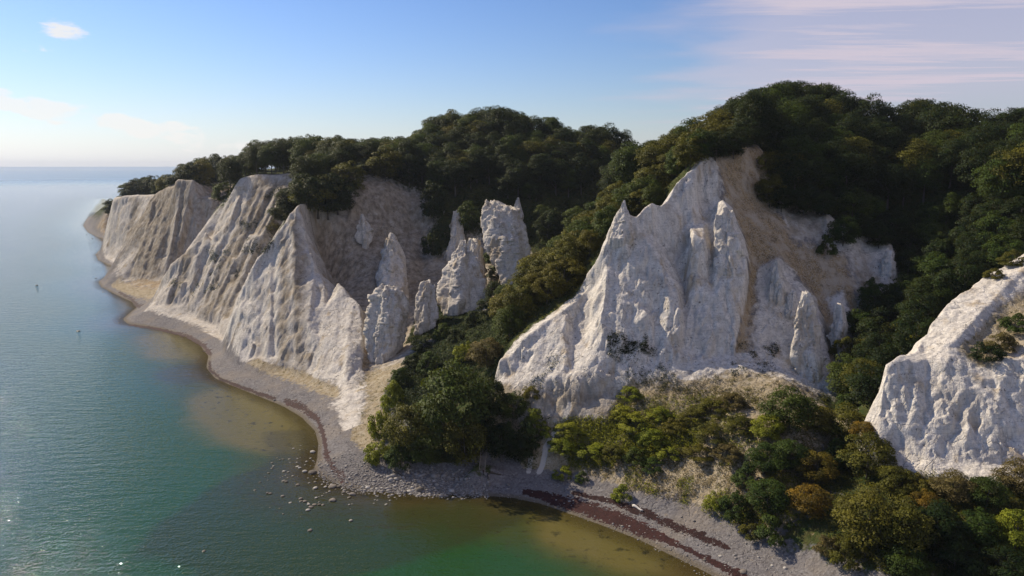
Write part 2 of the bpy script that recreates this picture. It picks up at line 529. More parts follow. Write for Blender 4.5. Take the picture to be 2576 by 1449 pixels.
brk([(960, 900, 245, 'd'), (1000, 880, 248, 'd'), (1035, 848, 256), (1100, 795, 268), (1140, 800, 262), (1180, 832, 246)], 'g', 'C')
brk([(930, 950, 230), (945, 1000, 213), (930, 1060, 199), (915, 1110, 186)], 's', 'C')
brk([(970, 950, 226), (985, 990, 211)], 's', 'C')
brk([(1100, 700, 300), (1170, 690, 302), (1215, 770, 275), (1230, 740, 284), (1285, 660, 303), (1322, 640, 309)], 'd', 'C')
brk([(1062, 640, 321), (1095, 600, 326), (1140, 520, 338), (1200, 510, 340), (1260, 505, 341), (1320, 505, 340), (1332, 600, 320), (1322, 640, 309)], 'g', 'H', 0.3)

# --- wood on the middle hill
brk([(770, 470, 330), (850, 440, 350), (930, 420, 362), (1010, 430, 362), (1080, 450, 362), (1150, 440, 366), (1250, 430, 366), (1340, 440, 362), (1400, 470, 356)], 'g', 'H', 1.0)
brk([('w', -72, 420, 80), ('w', -45, 410, 87), ('w', -10, 400, 91), ('w', 25, 392, 84), ('w', 48, 386, 77), ('w', 69, 390, 70)], 'g', 'H', 1.0)
brk([('w', -95, 455, 78), ('w', -40, 455, 90), ('w', 40, 450, 70), ('w', 110, 430, 62)], 'g', 'H', 1.0)

# --- M: the cliff beyond
brk([(388, 764, 362), (423, 705, 370), (429, 660, 374), (470, 632, 377), (528, 601, 380), (552, 556, 383), (579, 490, 388), (606, 449, 392), (640, 440, 393), (680, 441, 392), (765, 443, 385)], 'c', 'M')
brk([(388, 764, 362), (350, 792, 'z', 2)], 'b', 'M')
brk([(420, 780, 350), (480, 795, 340), (545, 820, 324)], 'c', 'M')
brk([(560, 850, 309), (572, 800, 319), (600, 740, 330), (650, 660, 345), (700, 600, 358), (740, 545, 368), (768, 500, 376)], 'c', 'M')
brk([('w', -150, 406, 68), ('w', -128, 403, 71), ('w', -106, 397, 72)], 'g', 'H', 0.9)
brk([('w', -165, 460, 71), ('w', -120, 455, 74), ('w', -95, 440, 73)], 'g', 'H', 1.0)
brk([('w', -180, 520, 72), ('w', -110, 520, 80), ('w', 0, 520, 74)], 'g', 'H', 1.0)

# --- N: the tall headland
brk([(443, 449, 478), (484, 449, 474), (500, 500, 468), (517, 564, 460), (530, 592, 452)], 'c', 'N')
brk([(384, 492, 500), (410, 476, 492), (440, 468, 485), (443, 449, 478)], 'd', 'N')
brk([(384, 492, 500), (385, 555, 483), (352, 620, 470), (335, 660, 461), (325, 700, 452)], 'c', 'N')
brk([(325, 700, 452), (355, 712, 440), (400, 712, 431), (425, 700, 433)], 'b', 'N')
brk([(443, 449, 478), (438, 540, 466), (420, 620, 455), (400, 700, 436)], 'c', 'N')
brk([(484, 449, 474), (486, 540, 464), (470, 620, 453), (445, 680, 441)], 'c', 'N')
brk([(500, 490, 500), (545, 490, 490), (575, 500, 470), (560, 560, 445)], 'b', 'N')
brk([('w', -232, 512, 64), ('w', -210, 498, 66), ('w', -190, 502, 66), ('w', -172, 495, 68)], 'g', 'H', 0.95)
brk([('w', -255, 560, 64), ('w', -215, 550, 67), ('w', -180, 530, 70)], 'g', 'H', 1.0)
# --- F: the farther headlands
brk([(286, 500, 620), (310, 492, 612), (345, 490, 604), (384, 492, 590)], 'c', 'F')
brk([(286, 500, 620), (275, 560, 610), (268, 610, 600), (272, 640, 590)], 'c', 'F')
brk([(272, 640, 590), (300, 655, 560), (335, 660, 540)], 'c', 'F')
brk([(384, 492, 590), (372, 560, 566), (350, 620, 546)], 'c', 'F')
brk([(282, 505, 770), (270, 535, 780), (258, 562, 800), (268, 588, 790), (279, 602, 745)], 'b', 'F')
brk([(278, 502, 840), (262, 515, 900), (246, 530, 960)], 'g', 'F', 0.6)
brk([('w', -346, 640, 49), ('w', -318, 626, 50), ('w', -290, 612, 52)], 'g', 'H', 0.95)
brk([('w', -360, 680, 49), ('w', -330, 665, 51), ('w', -300, 650, 52)], 'g', 'H', 1.0)
brk([('w', -380, 760, 44), ('w', -300, 740, 56), ('w', -220, 660, 70)], 'g', 'H', 1.0)
brk([('w', -430, 900, 30), ('w', -300, 900, 55), ('w', -150, 800, 75), ('w', 100, 700, 58), ('w', 300, 600, 80)], 'g', 'H', 1.0)
brk([('w', -620, 1350, 0), ('w', -300, 1350, 50), ('w', 100, 1200, 50), ('w', 700, 900, 85), ('w', 700, 300, 85), ('w', 500, 60, 70), ('w', 230, 30, 10)], 'g', 'H', 1.0)

# --- right hill
brk([('w', 69, 390, 70), ('w', 84, 330, 78), ('w', 108, 297, 93), ('w', 131, 290, 86), ('w', 147, 282, 78), ('w', 160, 255, 73), ('w', 176, 238, 73)], 'g', 'H', 1.0)
brk([('w', 110, 340, 92), ('w', 200, 330, 80), ('w', 230, 250, 74), ('w', 240, 160, 68)], 'g', 'H', 1.0)
brk([(1760, 385, 233), (1830, 365, 243), (1900, 355, 250), (1950, 420, 247), (1960, 500, 238), (2080, 530, 234), (2200, 580, 228), (2260, 620, 224)], 'g', 'H', 1.0)
brk([(2000, 400, 262), (2150, 430, 258), (2300, 470, 248)], 'g', 'H', 1.0)
brk([(2285, 560, 244), (2278, 640, 228), (2268, 720, 212), (2215, 850, 194), (2150, 960, 181), (2110, 1030, 171)], 'g', 'H', 0.9)
brk([(2350, 560, 236), (2420, 640, 212), (2480, 700, 192), (2576, 620, 196)], 'g', 'H', 1.0)
brk([(2400, 480, 238), (2576, 480, 222)], 'g', 'H', 1.0)

# --- D: the near cliff at the right
brk([(2212, 1082, 141), (2250, 1132, 138), (2330, 1157, 135), (2450, 1162, 133), (2620, 1168, 131), (2800, 1190, 128)], 'c', 'D')
brk([(2212, 1082, 141), (2212, 1000, 144), (2222, 940, 146.5), (2232, 905, 148.5)], 'c', 'D')
brk([(2232, 905, 148.5), (2255, 893, 149.5), (2300, 887, 151.5), (2326, 882, 153), (2375, 872, 151), (2392, 900, 147.5), (2425, 962, 143.5)], 'c', 'D')
brk([(2425, 962, 143.5), (2450, 975, 142.6), (2462, 950, 143.8), (2480, 975, 142.2), (2496, 955, 143.2), (2510, 980, 141.6), (2530, 940, 143.4), (2552, 905, 145), (2566, 985, 140.6), (2585, 905, 144.6), (2640, 870, 146), (2800, 830, 148)], 'c', 'D')
brk([(2326, 882, 153), (2322, 850, 156.5), (2362, 782, 163.5), (2440, 722, 170.5), (2505, 680, 176), (2576, 636, 181), (2700, 560, 190)], 'c', 'D')
brk([(2375, 872, 151), (2400, 862, 151.5), (2440, 815, 156), (2500, 752, 163), (2556, 688, 170.5), (2640, 630, 178)], 'c', 'D')
brk([(2420, 880, 150.5), (2470, 850, 154), (2530, 780, 161), (2600, 740, 166)], 's', 'D')
brk([(2470, 915, 147.5), (2520, 890, 149), (2570, 850, 152)], 's', 'D', edge=False)
brk([(2318, 905, 165), (2345, 830, 177), (2420, 760, 184), (2520, 690, 190)], 'g', 'H', 0.9)
brk([(2190, 1000, 157), (2195, 1080, 150)], 'g', 'H', 0.5)
# ground between the beach and the near cliff
brk([(2030, 1340, 128), (2120, 1340, 124), (2250, 1340, 119), (2450, 1400, 'z', 9), (2700, 1450, 'z', 9)], 'g', 'H', 0.0)
brk([(2120, 1180, 144.5), (2220, 1220, 134), (2400, 1240, 127), (2650, 1260, 122)], 'g', 'H', 0.0)


# ribbed faces
ribs([(602, 748, 284.2), (744, 528, 301.6)], [(602, 902, 262.5), (762, 944, 242)], 10, 1.7, 'c', 'C', 1, 5, 0.5)
ribs([(764, 575, 297), (822, 728, 278.8)], [(775, 945, 240.5), (815, 962, 233)], 3, 1.0, 'c', 'C', 2, 4)
ribs([(852, 722, 275), (900, 772, 264.5)], [(832, 968, 230), (880, 985, 220)], 4, 1.0, 'c', 'C', 3, 4)
ribs([(614, 456, 390.6), (752, 450, 385)], [(478, 788, 341.5), (555, 835, 314)], 12, 2.6, 'c', 'M', 4, 6, 0.7)
ribs([(436, 668, 372), (572, 515, 385)], [(405, 772, 355.5), (468, 786, 344)], 6, 2.2, 'c', 'M', 5, 4, 0.6)
ribs([(447, 458, 477), (480, 458, 473.5)], [(404, 700, 435), (440, 686, 438)], 3, 2.4, 'c', 'N', 6, 5, 0.8)
ribs([(391, 494, 498), (437, 472, 485)], [(332, 694, 449), (392, 704, 436)], 6, 2.6, 'd', 'N', 7, 5, 1.0)
ribs([(491, 470, 472), (512, 555, 461)], [(448, 684, 440), (470, 655, 444)], 3, 2.0, 'c', 'N', 8, 4)
ribs([(292, 502, 618), (378, 496, 592)], [(277, 638, 587), (336, 652, 544)], 9, 3.2, 'c', 'F', 9, 5, 0.5)
ribs([(2238, 910, 147.6), (2368, 884, 150)], [(2228, 1092, 140), (2338, 1150, 135.2)], 4, 0.65, 'c', 'D', 10, 5)
ribs([(2376, 905, 147.4), (2420, 968, 143)], [(2345, 1154, 134.9), (2400, 1158, 134)], 2, 0.5, 'c', 'D', 14, 5)
ribs([(2432, 978, 142), (2640, 890, 144.6)], [(2412, 1158, 133.8), (2620, 1164, 131.4)], 7, 0.4, 'c', 'D', 11, 4)
ribs([(1512, 640, 205), (1698, 712, 197.4)], [(1488, 912, 182.6), (1700, 898, 184.4)], 7, 0.75, 'c', 'A', 12, 6)
ribs([(1272, 905, 189.8), (1425, 778, 199)], [(1276, 944, 186.8), (1425, 936, 182)], 5, 0.7, 'c', 'A', 13, 4)


def build_tin():
    P2 = [Vector((p[0], p[1])) for p in PTS]
    v, e, f, ov, oe, of = delaunay_2d_cdt(P2, EDG, [], 0, 1e-4)
    n = len(v)
    pos = np.zeros((n, 3)); mat = np.zeros((n, len(MATS))); reg = np.zeros((n, len(REGS))); wood = np.zeros(n)
    bad = 0
    known = {}
    for i in range(n):
        if ov[i]:
            j = ov[i][0]; known[i] = j
            pos[i] = PTS[j]; mat[i, PM[j]] = 1; reg[i, PR[j]] = 1; wood[i] = PF[j]
    for i in range(n):
        if i in known: continue
        bad += 1
        d = [((PTS[a][0] - v[i].x) ** 2 + (PTS[a][1] - v[i].y) ** 2, a) for a in range(len(PTS))]
        d.sort(); w = [1 / (q[0] + 1e-3) for q in d[:3]]; s = sum(w)
        z = sum(wi * PTS[q[1]][2] for wi, q in zip(w, d[:3])) / s
        pos[i] = (v[i].x, v[i].y, z); a = d[0][1]
        mat[i, PM[a]] = 1; reg[i, PR[a]] = 1; wood[i] = PF[a]
        print('TIN crossing near', tuple(v[i]), [tuple(round(c, 1) for c in PTS[q[1]]) for q in d[:2]])
    return pos, mat, reg, wood, np.array([t for t in f if len(t) == 3])


# ------------------------------------------------------------------ sample the survey on a fan-shaped grid
NC, NR = 1040, 1120
TH0, TH1 = math.radians(-44), math.radians(45)
R0, R1 = 84.0, 1420.0
th = np.linspace(TH0, TH1, NC)
rr = R0 * (R1 / R0) ** (np.linspace(0, 1, NR))
TH, RR = np.meshgrid(th, rr)                     # rows = distance
GX = RR * np.sin(TH); GY = RR * np.cos(TH)


def rasterise():
    pos, mat, reg, wood, tris = build_tin()
    K = 1 + len(MATS) + len(REGS) + 1
    data = np.concatenate([pos[:, 2:3], mat, reg, wood[:, None]], 1)
    G = np.zeros((NR, NC, K), np.float32)
    G[..., 1 + 4] = 1; G[..., 1 + len(MATS)] = 1
    G[..., 0] = -3
    lr = math.log(R1 / R0)
    tth = np.arctan2(pos[:, 0], pos[:, 1]); tr = np.hypot(pos[:, 0], pos[:, 1])
    for t in tris:
        a, b, c = pos[t, :2]
        if tth[t].min() > TH1 or tth[t].max() < TH0 or pos[t, 1].max() < 20: continue
        c0 = int((tth[t].min() - TH0) / (TH1 - TH0) * (NC - 1)) ; c1 = int((tth[t].max() - TH0) / (TH1 - TH0) * (NC - 1)) + 2
        # nearest distance of the triangle (edges can bulge towards the viewer)
        rmin = min(_segdist(a, b), _segdist(b, c), _segdist(c, a)); rmax = tr[t].max()
        r0 = int(math.log(max(rmin, R0) / R0) / lr * (NR - 1)); r1 = int(math.log(max(rmax, R0) / R0) / lr * (NR - 1)) + 2
        c0, c1, r0, r1 = max(c0, 0), min(c1, NC), max(r0, 0), min(r1, NR)
        if c0 >= c1 or r0 >= r1: continue
        x = GX[r0:r1, c0:c1]; y = GY[r0:r1, c0:c1]
        d = (b[0] - a[0]) * (c[1] - a[1]) - (b[1] - a[1]) * (c[0] - a[0])
        if abs(d) < 1e-9: continue
        w1 = ((x - a[0]) * (c[1] - a[1]) - (y - a[1]) * (c[0] - a[0])) / d
        w2 = ((b[0] - a[0]) * (y - a[1]) - (b[1] - a[1]) * (x - a[0])) / d
        w0 = 1 - w1 - w2
        m = (w0 >= -1e-6) & (w1 >= -1e-6) & (w2 >= -1e-6)
        if not m.any(): continue
        G[r0:r1, c0:c1][m] = (w0[m][:, None] * data[t[0]] + w1[m][:, None] * data[t[1]] + w2[m][:, None] * data[t[2]])
    return G


def _segdist(a, b):
    d = b - a; L = d @ d
    t = 0 if L == 0 else min(1, max(0, -(a @ d) / L))
    return float(np.hypot(*(a + t * d)))


def in_land(x, y):
    """even-odd test against the coast polygon"""
    poly = COAST + [(230, 30), (900, 30), (900, 1400), (-620, 1350)]
    ins = np.zeros(x.shape, bool)
    n = len(poly)
    for i in range(n):
        x0, y0 = poly[i]; x1, y1 = poly[(i + 1) % n]
        if y0 == y1: continue
        cond = ((y0 > y) != (y1 > y)) & (x < (x1 - x0) * (y - y0) / (y1 - y0) + x0)
        ins ^= cond
    return ins


def shore_dist(x, y):
    d = np.full(x.shape, 1e9, np.float32)
    for (x0, y0), (x1, y1) in zip(COAST[:-1], COAST[1:]):
        dx, dy = x1 - x0, y1 - y0
        t = np.clip(((x - x0) * dx + (y - y0) * dy) / (dx * dx + dy * dy), 0, 1)
        d = np.minimum(d, (x - x0 - t * dx) ** 2 + (y - y0 - t * dy) ** 2)
    return np.sqrt(d)


def blur(A, k):
    for _ in range(k):
        B = A.copy()
        B[1:-1] = (A[:-2] + 2 * A[1:-1] + A[2:]) / 4
        A = B.copy()
        A[:, 1:-1] = (B[:, :-2] + 2 * B[:, 1:-1] + B[:, 2:]) / 4
    return A


def sstep(x, a, b):
    t = np.clip((x - a) / (b - a), 0, 1)
    return t * t * (3 - 2 * t)


G = rasterise()
# warp the surface classes a little so their borders wander
Z = G[..., 0]
land = in_land(GX, GY)
sd = shore_dist(GX, GY)
wob = fbm(GX / 9, GY / 9, GX * 0, 4, 3)
sdw = sd + wob * 1.3
Z = np.where(land, Z, -np.clip(0.055 * sdw, 0.02, 6))
Zs = blur(Z, 2)
chalk = blur(G[..., 1] + G[..., 6], 1); brown = blur(G[..., 2], 2); sand = blur(G[..., 3], 3); green = blur(G[..., 4], 2); pebb = blur(G[..., 5], 1)
WOOD = G[..., -1]
REG = G[..., 1 + len(MATS):1 + len(MATS) + len(REGS)]
DIRT_SHADE = blur(np.clip(G[..., 6] + 0.38 * REG[..., 3] + 0.6 * REG[..., 4] + 0.3 * REG[..., 5] + 0.12 * REG[..., 2], 0, 1), 3)  # dirt of the cliffs plus the shade painted into the bowl
Zs = np.where(chalk > 0.55, blur(Z, 1), blur(Z, 6))
Zs = np.where(land | (sd < 3), Zs, Z)


def normals(X, Y, Zz):
    du = np.stack([np.gradient(X, axis=1), np.gradient(Y, axis=1), np.gradient(Zz, axis=1)], -1)
    dv = np.stack([np.gradient(X, axis=0), np.gradient(Y, axis=0), np.gradient(Zz, axis=0)], -1)
    n = np.cross(du, dv)
    n /= np.linalg.norm(n, axis=-1, keepdims=True) + 1e-9
    return n * np.sign(n[..., 2:3] + 1e-9)


nrm = normals(GX, GY, blur(Zs, 5))
steep = sstep(1 - nrm[..., 2], 0.16, 0.42)
rock = np.clip(chalk * 1.1 + brown * 0.45 + sand * 0.3, 0, 1) * steep
# rock relief: broad lumps, incised rills, flat broken facets
def lnoise(x, y, z, seed):
    """value noise with straight interpolation: planar facets with creases"""
    fx, fy, fz = np.floor(x), np.floor(y), np.floor(z)
    ix, iy, iz = fx.astype(np.int64), fy.astype(np.int64), fz.astype(np.int64)
    tx, ty, tz = (x - fx).astype(np.float32), (y - fy).astype(np.float32), (z - fz).astype(np.float32)
    out = 0
    for a in (0, 1):
        for b in (0, 1):
            for c in (0, 1):
                w = (tx if a else 1 - tx) * (ty if b else 1 - ty) * (tz if c else 1 - tz)
                out = out + w * hash3(ix + a, iy + b, iz + c, seed)
    return out * 2 - 1


def shards(x, y, z, size, seed, tilt=0.45, step=0.5, tall=1.5):
    """broken-rock relief: the nearest of scattered seeds owns a small tilted plane"""
    X = np.stack([x / size, y / size, z / (size * tall)], -1).astype(np.float32)
    w = 0.22 * np.stack([vnoise(X[..., 0] * 2, X[..., 1] * 2, X[..., 2] * 2, seed + q) for q in (61, 62, 63)], -1)
    X = X + w
    base = np.floor(X).astype(np.int64)
    best = np.full(x.shape, 1e9, np.float32); out = np.zeros(x.shape, np.float32)
    for a in (-1, 0, 1):
        for b in (-1, 0, 1):
            for c in (-1, 0, 1):
                i, j, k = base[..., 0] + a, base[..., 1] + b, base[..., 2] + c
                d0 = X[..., 0] - (i + hash3(i, j, k, seed)); d1 = X[..., 1] - (j + hash3(i, j, k, seed + 1)); d2 = X[..., 2] - (k + hash3(i, j, k, seed + 2))
                q = d0 * d0 + d1 * d1 + d2 * d2
                m = q < best
                if not m.any(): continue
                g0, g1, g2, h = (hash3(i, j, k, seed + 3) - .5) * 2, (hash3(i, j, k, seed + 4) - .5) * 2, (hash3(i, j, k, seed + 5) - .5) * 2, (hash3(i, j, k, seed + 6) - .5) * 2
                val = (tilt * (g0 * d0 + g1 * d1 + g2 * d2) * 1.6 + step * h * 0.5) * size
                out = np.where(m, val, out); best = np.where(m, q, best)
    return out


def relief(x, y, z, k=0, frac=0.5):
    big = fbm(x / 16, y / 16, z / 20, 3, 21 + k)
    warp = 1.2 * fbm(x / 6, y / 6, z / 9, 2, 81 + k)
    r1 = np.clip(1 - np.abs(vnoise((x + warp) / 4.0, (y + warp) / 4.0, z / 60, 31 + k)) * 1.15, 0, 1) ** 7
    r2 = np.clip(1 - np.abs(vnoise((x - warp) / 1.7, (y + warp) / 1.7, z / 26, 35 + k)), 0, 1) ** 5
    brokn = np.clip(sstep(fbm(x / 10, y / 10, z / 13, 3, 77 + k), -0.25, 0.35) * 0.9 + frac - 0.4, 0.05, 1.2)
    s1 = shards(x, y, z, 6.0, 200 + k, 0.30, 0.16, 2.2); s2 = shards(x, y, z, 2.3, 230 + k, 0.42, 0.30, 1.6); s3 = shards(x, y, z, 1.1, 260 + k, 0.42, 0.30, 1.3)
    fine = fbm(x / 0.8, y / 0.8, z / 1.0, 2, 51 + k)
    return 0.22 * big - 0.50 * r1 * (1.2 - 0.6 * brokn) - 0.32 * r2 + 0.30 * s1 + 0.34 * brokn * s2 + 0.42 * brokn * s3 + 0.05 * fine


fine = fbm(GX / 0.9, GY / 0.9, Zs / 1.2, 2, 51)
scree = 0.9 * fbm(GX / 15, GY / 15, Zs / 17, 3, 21) + 0.40 * fbm(GX / 3.2, GY / 3.2, Zs / 30, 3, 31, ridged=True) + 0.12 * fine
frac_map = 0.30 + 0.05 * REG[..., 1] + 0.18 * REG[..., 6]
rel = np.zeros_like(Zs); _m = (rock * chalk) > 0.03
rel[_m] = relief(GX[_m], GY[_m], Zs[_m], 0, frac_map[_m])
disp = rock * (chalk * rel + (1 - chalk) * scree)
soft = (1 - rock) * sstep(Zs, 1.5, 6)
disp = disp + soft * (0.8 * fbm(GX / 8, GY / 8, GX * 0, 4, 61) + 0.25 * fine)
disp = disp + np.where(land, sstep(sd, 0.5, 3) * 0.18 * fbm(GX / 3, GY / 3, GX * 0, 3, 71), 0)
lim = np.minimum(1, RR / 160)
TX = GX + nrm[..., 0] * disp * lim; TY = GY + nrm[..., 1] * disp * lim; TZ = Zs + nrm[..., 2] * disp * lim


def unfold():
    """smooth the few spots where the displaced sheet would fold over itself"""
    global TX, TY, TZ
    for _ in range(10):
        du = np.stack([np.diff(TX, axis=1)[:-1], np.diff(TY, axis=1)[:-1]], -1)
        dv = np.stack([np.diff(TX, axis=0)[:, :-1], np.diff(TY, axis=0)[:, :-1]], -1)
        cell = du[..., 0] * dv[..., 1] - du[..., 1] * dv[..., 0]
        ref = np.median(np.sign(cell))
        bad = np.zeros(TX.shape, np.float32)
        b = (cell * ref) < 0.12 * np.abs(RR[:-1, :-1] ** 2 * (th[1] - th[0]) * (math.log(R1 / R0) / NR))
        bad[:-1, :-1] += b; bad[1:, 1:] += b; bad[:-1, 1:] += b; bad[1:, :-1] += b
        if not b.any(): break
        w = np.clip(blur((bad > 0).astype(np.float32), 2) * 3, 0, 1)
        TX = TX * (1 - w) + blur(TX, 2) * w; TY = TY * (1 - w) + blur(TY, 2) * w; TZ = TZ * (1 - w) + blur(TZ, 1) * w
    print('folded cells left', int(b.sum()))


unfold()


def sample(x, y, A):
    """bilinear lookup of a grid field at world x,y"""
    x = np.asarray(x, float); y = np.asarray(y, float)
    ci = np.clip((np.arctan2(x, y) - TH0) / (TH1 - TH0) * (NC - 1), 0, NC - 1.001)
    ri = np.clip(np.log(np.maximum(np.hypot(x, y), R0) / R0) / math.log(R1 / R0) * (NR - 1), 0, NR - 1.001)
    c0 = ci.astype(int); r0 = ri.astype(int); fc = ci - c0; fr = ri - r0
    return (A[r0, c0] * (1 - fc) * (1 - fr) + A[r0, c0 + 1] * fc * (1 - fr) + A[r0 + 1, c0] * (1 - fc) * fr + A[r0 + 1, c0 + 1] * fc * fr)

# ------------------------------------------------------------------ terrain materials
def mat_terrain():
    n = Nodes('coast_ground')
    P = n.pos()
    S = n.pos(scale=(1, 1, 0.07))                       # features drawn out down the slope
    col = n.N.new('ShaderNodeSeparateColor')
    n.L.new(n.attr('surf', 'Color'), col.inputs[0])
    ch, br, sa = col.outputs[0], col.outputs[1], col.outputs[2]
    gr = n.attr('green')
    wet = n.attr('wet')
    n1 = n.noise(P, 0.09, 5); n2 = n.noise(P, 0.55, 6, 0.6); n3 = n.noise(S, 0.8, 6, 0.6); n4 = n.noise(P, 3.2, 4, 0.65)
    s2 = n.noise(S, 0.22, 5, 0.6)
    dirt_shade = n.attr('dirt_shade')
    # chalk: near-white with grey and ochre run-off stains
    c = n.mix(n.ramp(n3, 0.34, 0.66), (0.78, 0.73, 0.65), (0.58, 0.54, 0.48))
    n5 = n.noise(S, 2.6, 5, 0.65)
    c = n.mix(n.math('MULTIPLY', n.ramp(n5, 0.48, 0.66), 0.6), c, (0.43, 0.40, 0.365))
    c = n.mix(n.math('MULTIPLY', n.ramp(n4, 0.54, 0.70), 0.45), c, (0.39, 0.36, 0.325))
    stain = n.math('ADD', s2, n.math('MULTIPLY', dirt_shade, 0.10))
    c = n.mix(n.math('MULTIPLY', n.ramp(stain, 0.54, 0.72), 0.8), c, (0.40, 0.305, 0.185))
    c = n.mix(n.math('MULTIPLY', n.ramp(n2, 0.55, 0.70), 0.5), c, (0.34, 0.315, 0.285))
    c = n.mix(n.math('MULTIPLY', n.ramp(n1, 0.52, 0.72), 0.5), c, (0.36, 0.31, 0.25))
    c = n.mix(n.math('MULTIPLY', dirt_shade, n.ramp(n.noise(P, 0.35, 6, 0.65), 0.25, 0.6, 0.55, 0.98)), c, n.mix(n.ramp(n.noise(S, 0.5, 6, 0.65), 0.36, 0.66), (0.17, 0.135, 0.092), (0.38, 0.325, 0.25)))  # dirt, and the painted shade of the bowl and its pinnacles
    # joints, tilted bedding lines and grey-green weathering
    vor = n.N.new('ShaderNodeTexVoronoi'); vor.feature = 'DISTANCE_TO_EDGE'; vor.inputs['Scale'].default_value = 0.42
    wv = n.N.new('ShaderNodeVectorMath'); wv.operation = 'ADD'
    jn = n.N.new('ShaderNodeTexNoise'); jn.inputs['Scale'].default_value = 0.6; jn.inputs['Detail'].default_value = 4
    n.L.new(P, jn.inputs['Vector'])
    sc = n.N.new('ShaderNodeVectorMath'); sc.operation = 'SCALE'; sc.inputs['Scale'].default_value = 2.2
    n.L.new(jn.outputs['Color'], sc.inputs[0])
    n.L.new(n.pos(scale=(1, 1, 0.45)), wv.inputs[0]); n.L.new(sc.outputs[0], wv.inputs[1])
    n.L.new(wv.outputs[0], vor.inputs['Vector'])
    joint = n.math('MULTIPLY', n.ramp(vor.outputs['Distance'], 0.10, 0.0), n.ramp(n.noise(P, 0.25, 3), 0.47, 0.64))
    c = n.mix(n.math('MULTIPLY', joint, 0.36), c, (0.19, 0.17, 0.145))
    bed = n.N.new('ShaderNodeTexWave'); bed.wave_type = 'BANDS'; bed.bands_direction = 'Z'
    bed.inputs['Scale'].default_value = 0.42; bed.inputs['Distortion'].default_value = 7.0; bed.inputs['Detail'].default_value = 4; bed.inputs['Detail Scale'].default_value = 0.35
    n.L.new(n.pos(scale=(0.25, 0.25, 1), rot=(0.28, 0.30, 0)), bed.inputs['Vector'])
    strat = n.math('MULTIPLY', n.ramp(bed.outputs['Fac'], 0.90, 1.0), n.ramp(n.noise(P, 0.9, 4, 0.7), 0.46, 0.62))
    c = n.mix(n.math('MULTIPLY', strat, 0.55), c, (0.21, 0.19, 0.165))
    grain = n.noise(P, 6.0, 3, 0.7)
    c = n.mix(n.math('MULTIPLY', n.ramp(grain, 0.52, 0.66), 0.26), c, (0.33, 0.305, 0.275))
    # flint bands and dark tufts
    band = n.noise(n.pos(scale=(0.35, 0.35, 1.4)), 0.35, 4, 0.6, 0.8)
    speck = n.math('MULTIPLY', n.ramp(n.noise(P, 1.5, 3, 0.7), 0.585, 0.63), n.ramp(band, 0.53, 0.62))
    c = n.mix(n.math('MULTIPLY', speck, 0.85), c, (0.085, 0.075, 0.065))
    few = n.ramp(n.noise(P, 2.4, 2, 0.5), 0.70, 0.725)
    c = n.mix(n.math('MULTIPLY', few, 0.8), c, (0.08, 0.08, 0.06))
    # brown scree
    b = n.mix(n.ramp(n3, 0.35, 0.65), (0.36, 0.25, 0.12), (0.19, 0.13, 0.062))
    b = n.mix(n.ramp(n4, 0.45, 0.62), b, (0.44, 0.37, 0.275))
    b = n.mix(n.math('MULTIPLY', n.ramp(n2, 0.58, 0.66), 0.7), b, (0.14, 0.105, 0.06))
    b = n.mix(n.math('MULTIPLY', n.ramp(s2, 0.46, 0.64), 0.75), b, (0.46, 0.39, 0.30))
    # sandy chalk soil
    s = n.mix(n.ramp(n2, 0.35, 0.65), (0.42, 0.36, 0.265), (0.31, 0.25, 0.155))
    s = n.mix(n.ramp(n4, 0.50, 0.66), s, (0.21, 0.165, 0.09))
    s = n.mix(n.math('MULTIPLY', n.ramp(n.noise(P, 0.8, 5, 0.65), 0.54, 0.64), 0.8), s, (0.10, 0.09, 0.035))
    # woodland floor / turf
    g = n.mix(n.ramp(n2, 0.35, 0.65), (0.035, 0.06, 0.014), (0.075, 0.075, 0.025))
    g = n.mix(n.ramp(n4, 0.5, 0.7), g, (0.05, 0.045, 0.022))
    # shingle
    v = n.voronoi(P, 2.6, 'F1', 'Color')
    sv = n.N.new('ShaderNodeSeparateColor'); n.L.new(v, sv.inputs[0])
    p = n.mix(sv.outputs[0], (0.105, 0.097, 0.096), (0.25, 0.237, 0.232))
    p = n.mix(n.ramp(n2, 0.4, 0.7), p, (0.175, 0.163, 0.162))
    p = n.mix(n.math('MULTIPLY', n.ramp(n1, 0.45, 0.65), 0.45), p, (0.26, 0.22, 0.175))
    p = n.mix(n.math('MULTIPLY', wet, 0.75), p, (0.14, 0.115, 0.075))
    # noisy blends between the classes
    e = n.math('MULTIPLY', n.math('SUBTRACT', n.noise(P, 0.5, 6, 0.65), 0.5), 1.5)

    def cut(a, w=0.12, at=0.5):
        return n.ramp(n.math('ADD', a, e), at - w, at + w)
    r = n.mix(cut(sa), p, s)
    r = n.mix(cut(gr), r, g)
    eb = n.math('MULTIPLY', n.math('SUBTRACT', n.noise(S, 0.5, 6, 0.65), 0.5), 2.4)
    r = n.mix(n.ramp(n.math('ADD', br, eb), 0.25, 0.75), r, b)
    r = n.mix(n.ramp(n.math('ADD', ch, n.math('MULTIPLY', n.math('ADD', eb, e), 0.45)), 0.25, 0.62), r, c)
    trail = n.attr('trail')
    r = n.mix(n.ramp(n.math('ADD', trail, n.math('MULTIPLY', e, 0.6)), 0.35, 0.65), r, (0.55, 0.51, 0.45))
    h = n.math('ADD', n.math('MULTIPLY', n.noise(P, 1.3, 8, 0.68), 1.0), n.math('MULTIPLY', n.noise(S, 2.2, 4, 0.6), 0.9))
    nb = n.bump(n.math('ADD', h, n.math('MULTIPLY', joint, -0.6)), 0.7, 0.38)
    return n.done(n.bsdf(r, 0.93, nb, 0.12))


TERRAIN = mat_terrain()
TRAIL_PX = [(1432, 1022), (1418, 1060), (1392, 1095), (1372, 1128), (1368, 1160), (1356, 1190)]


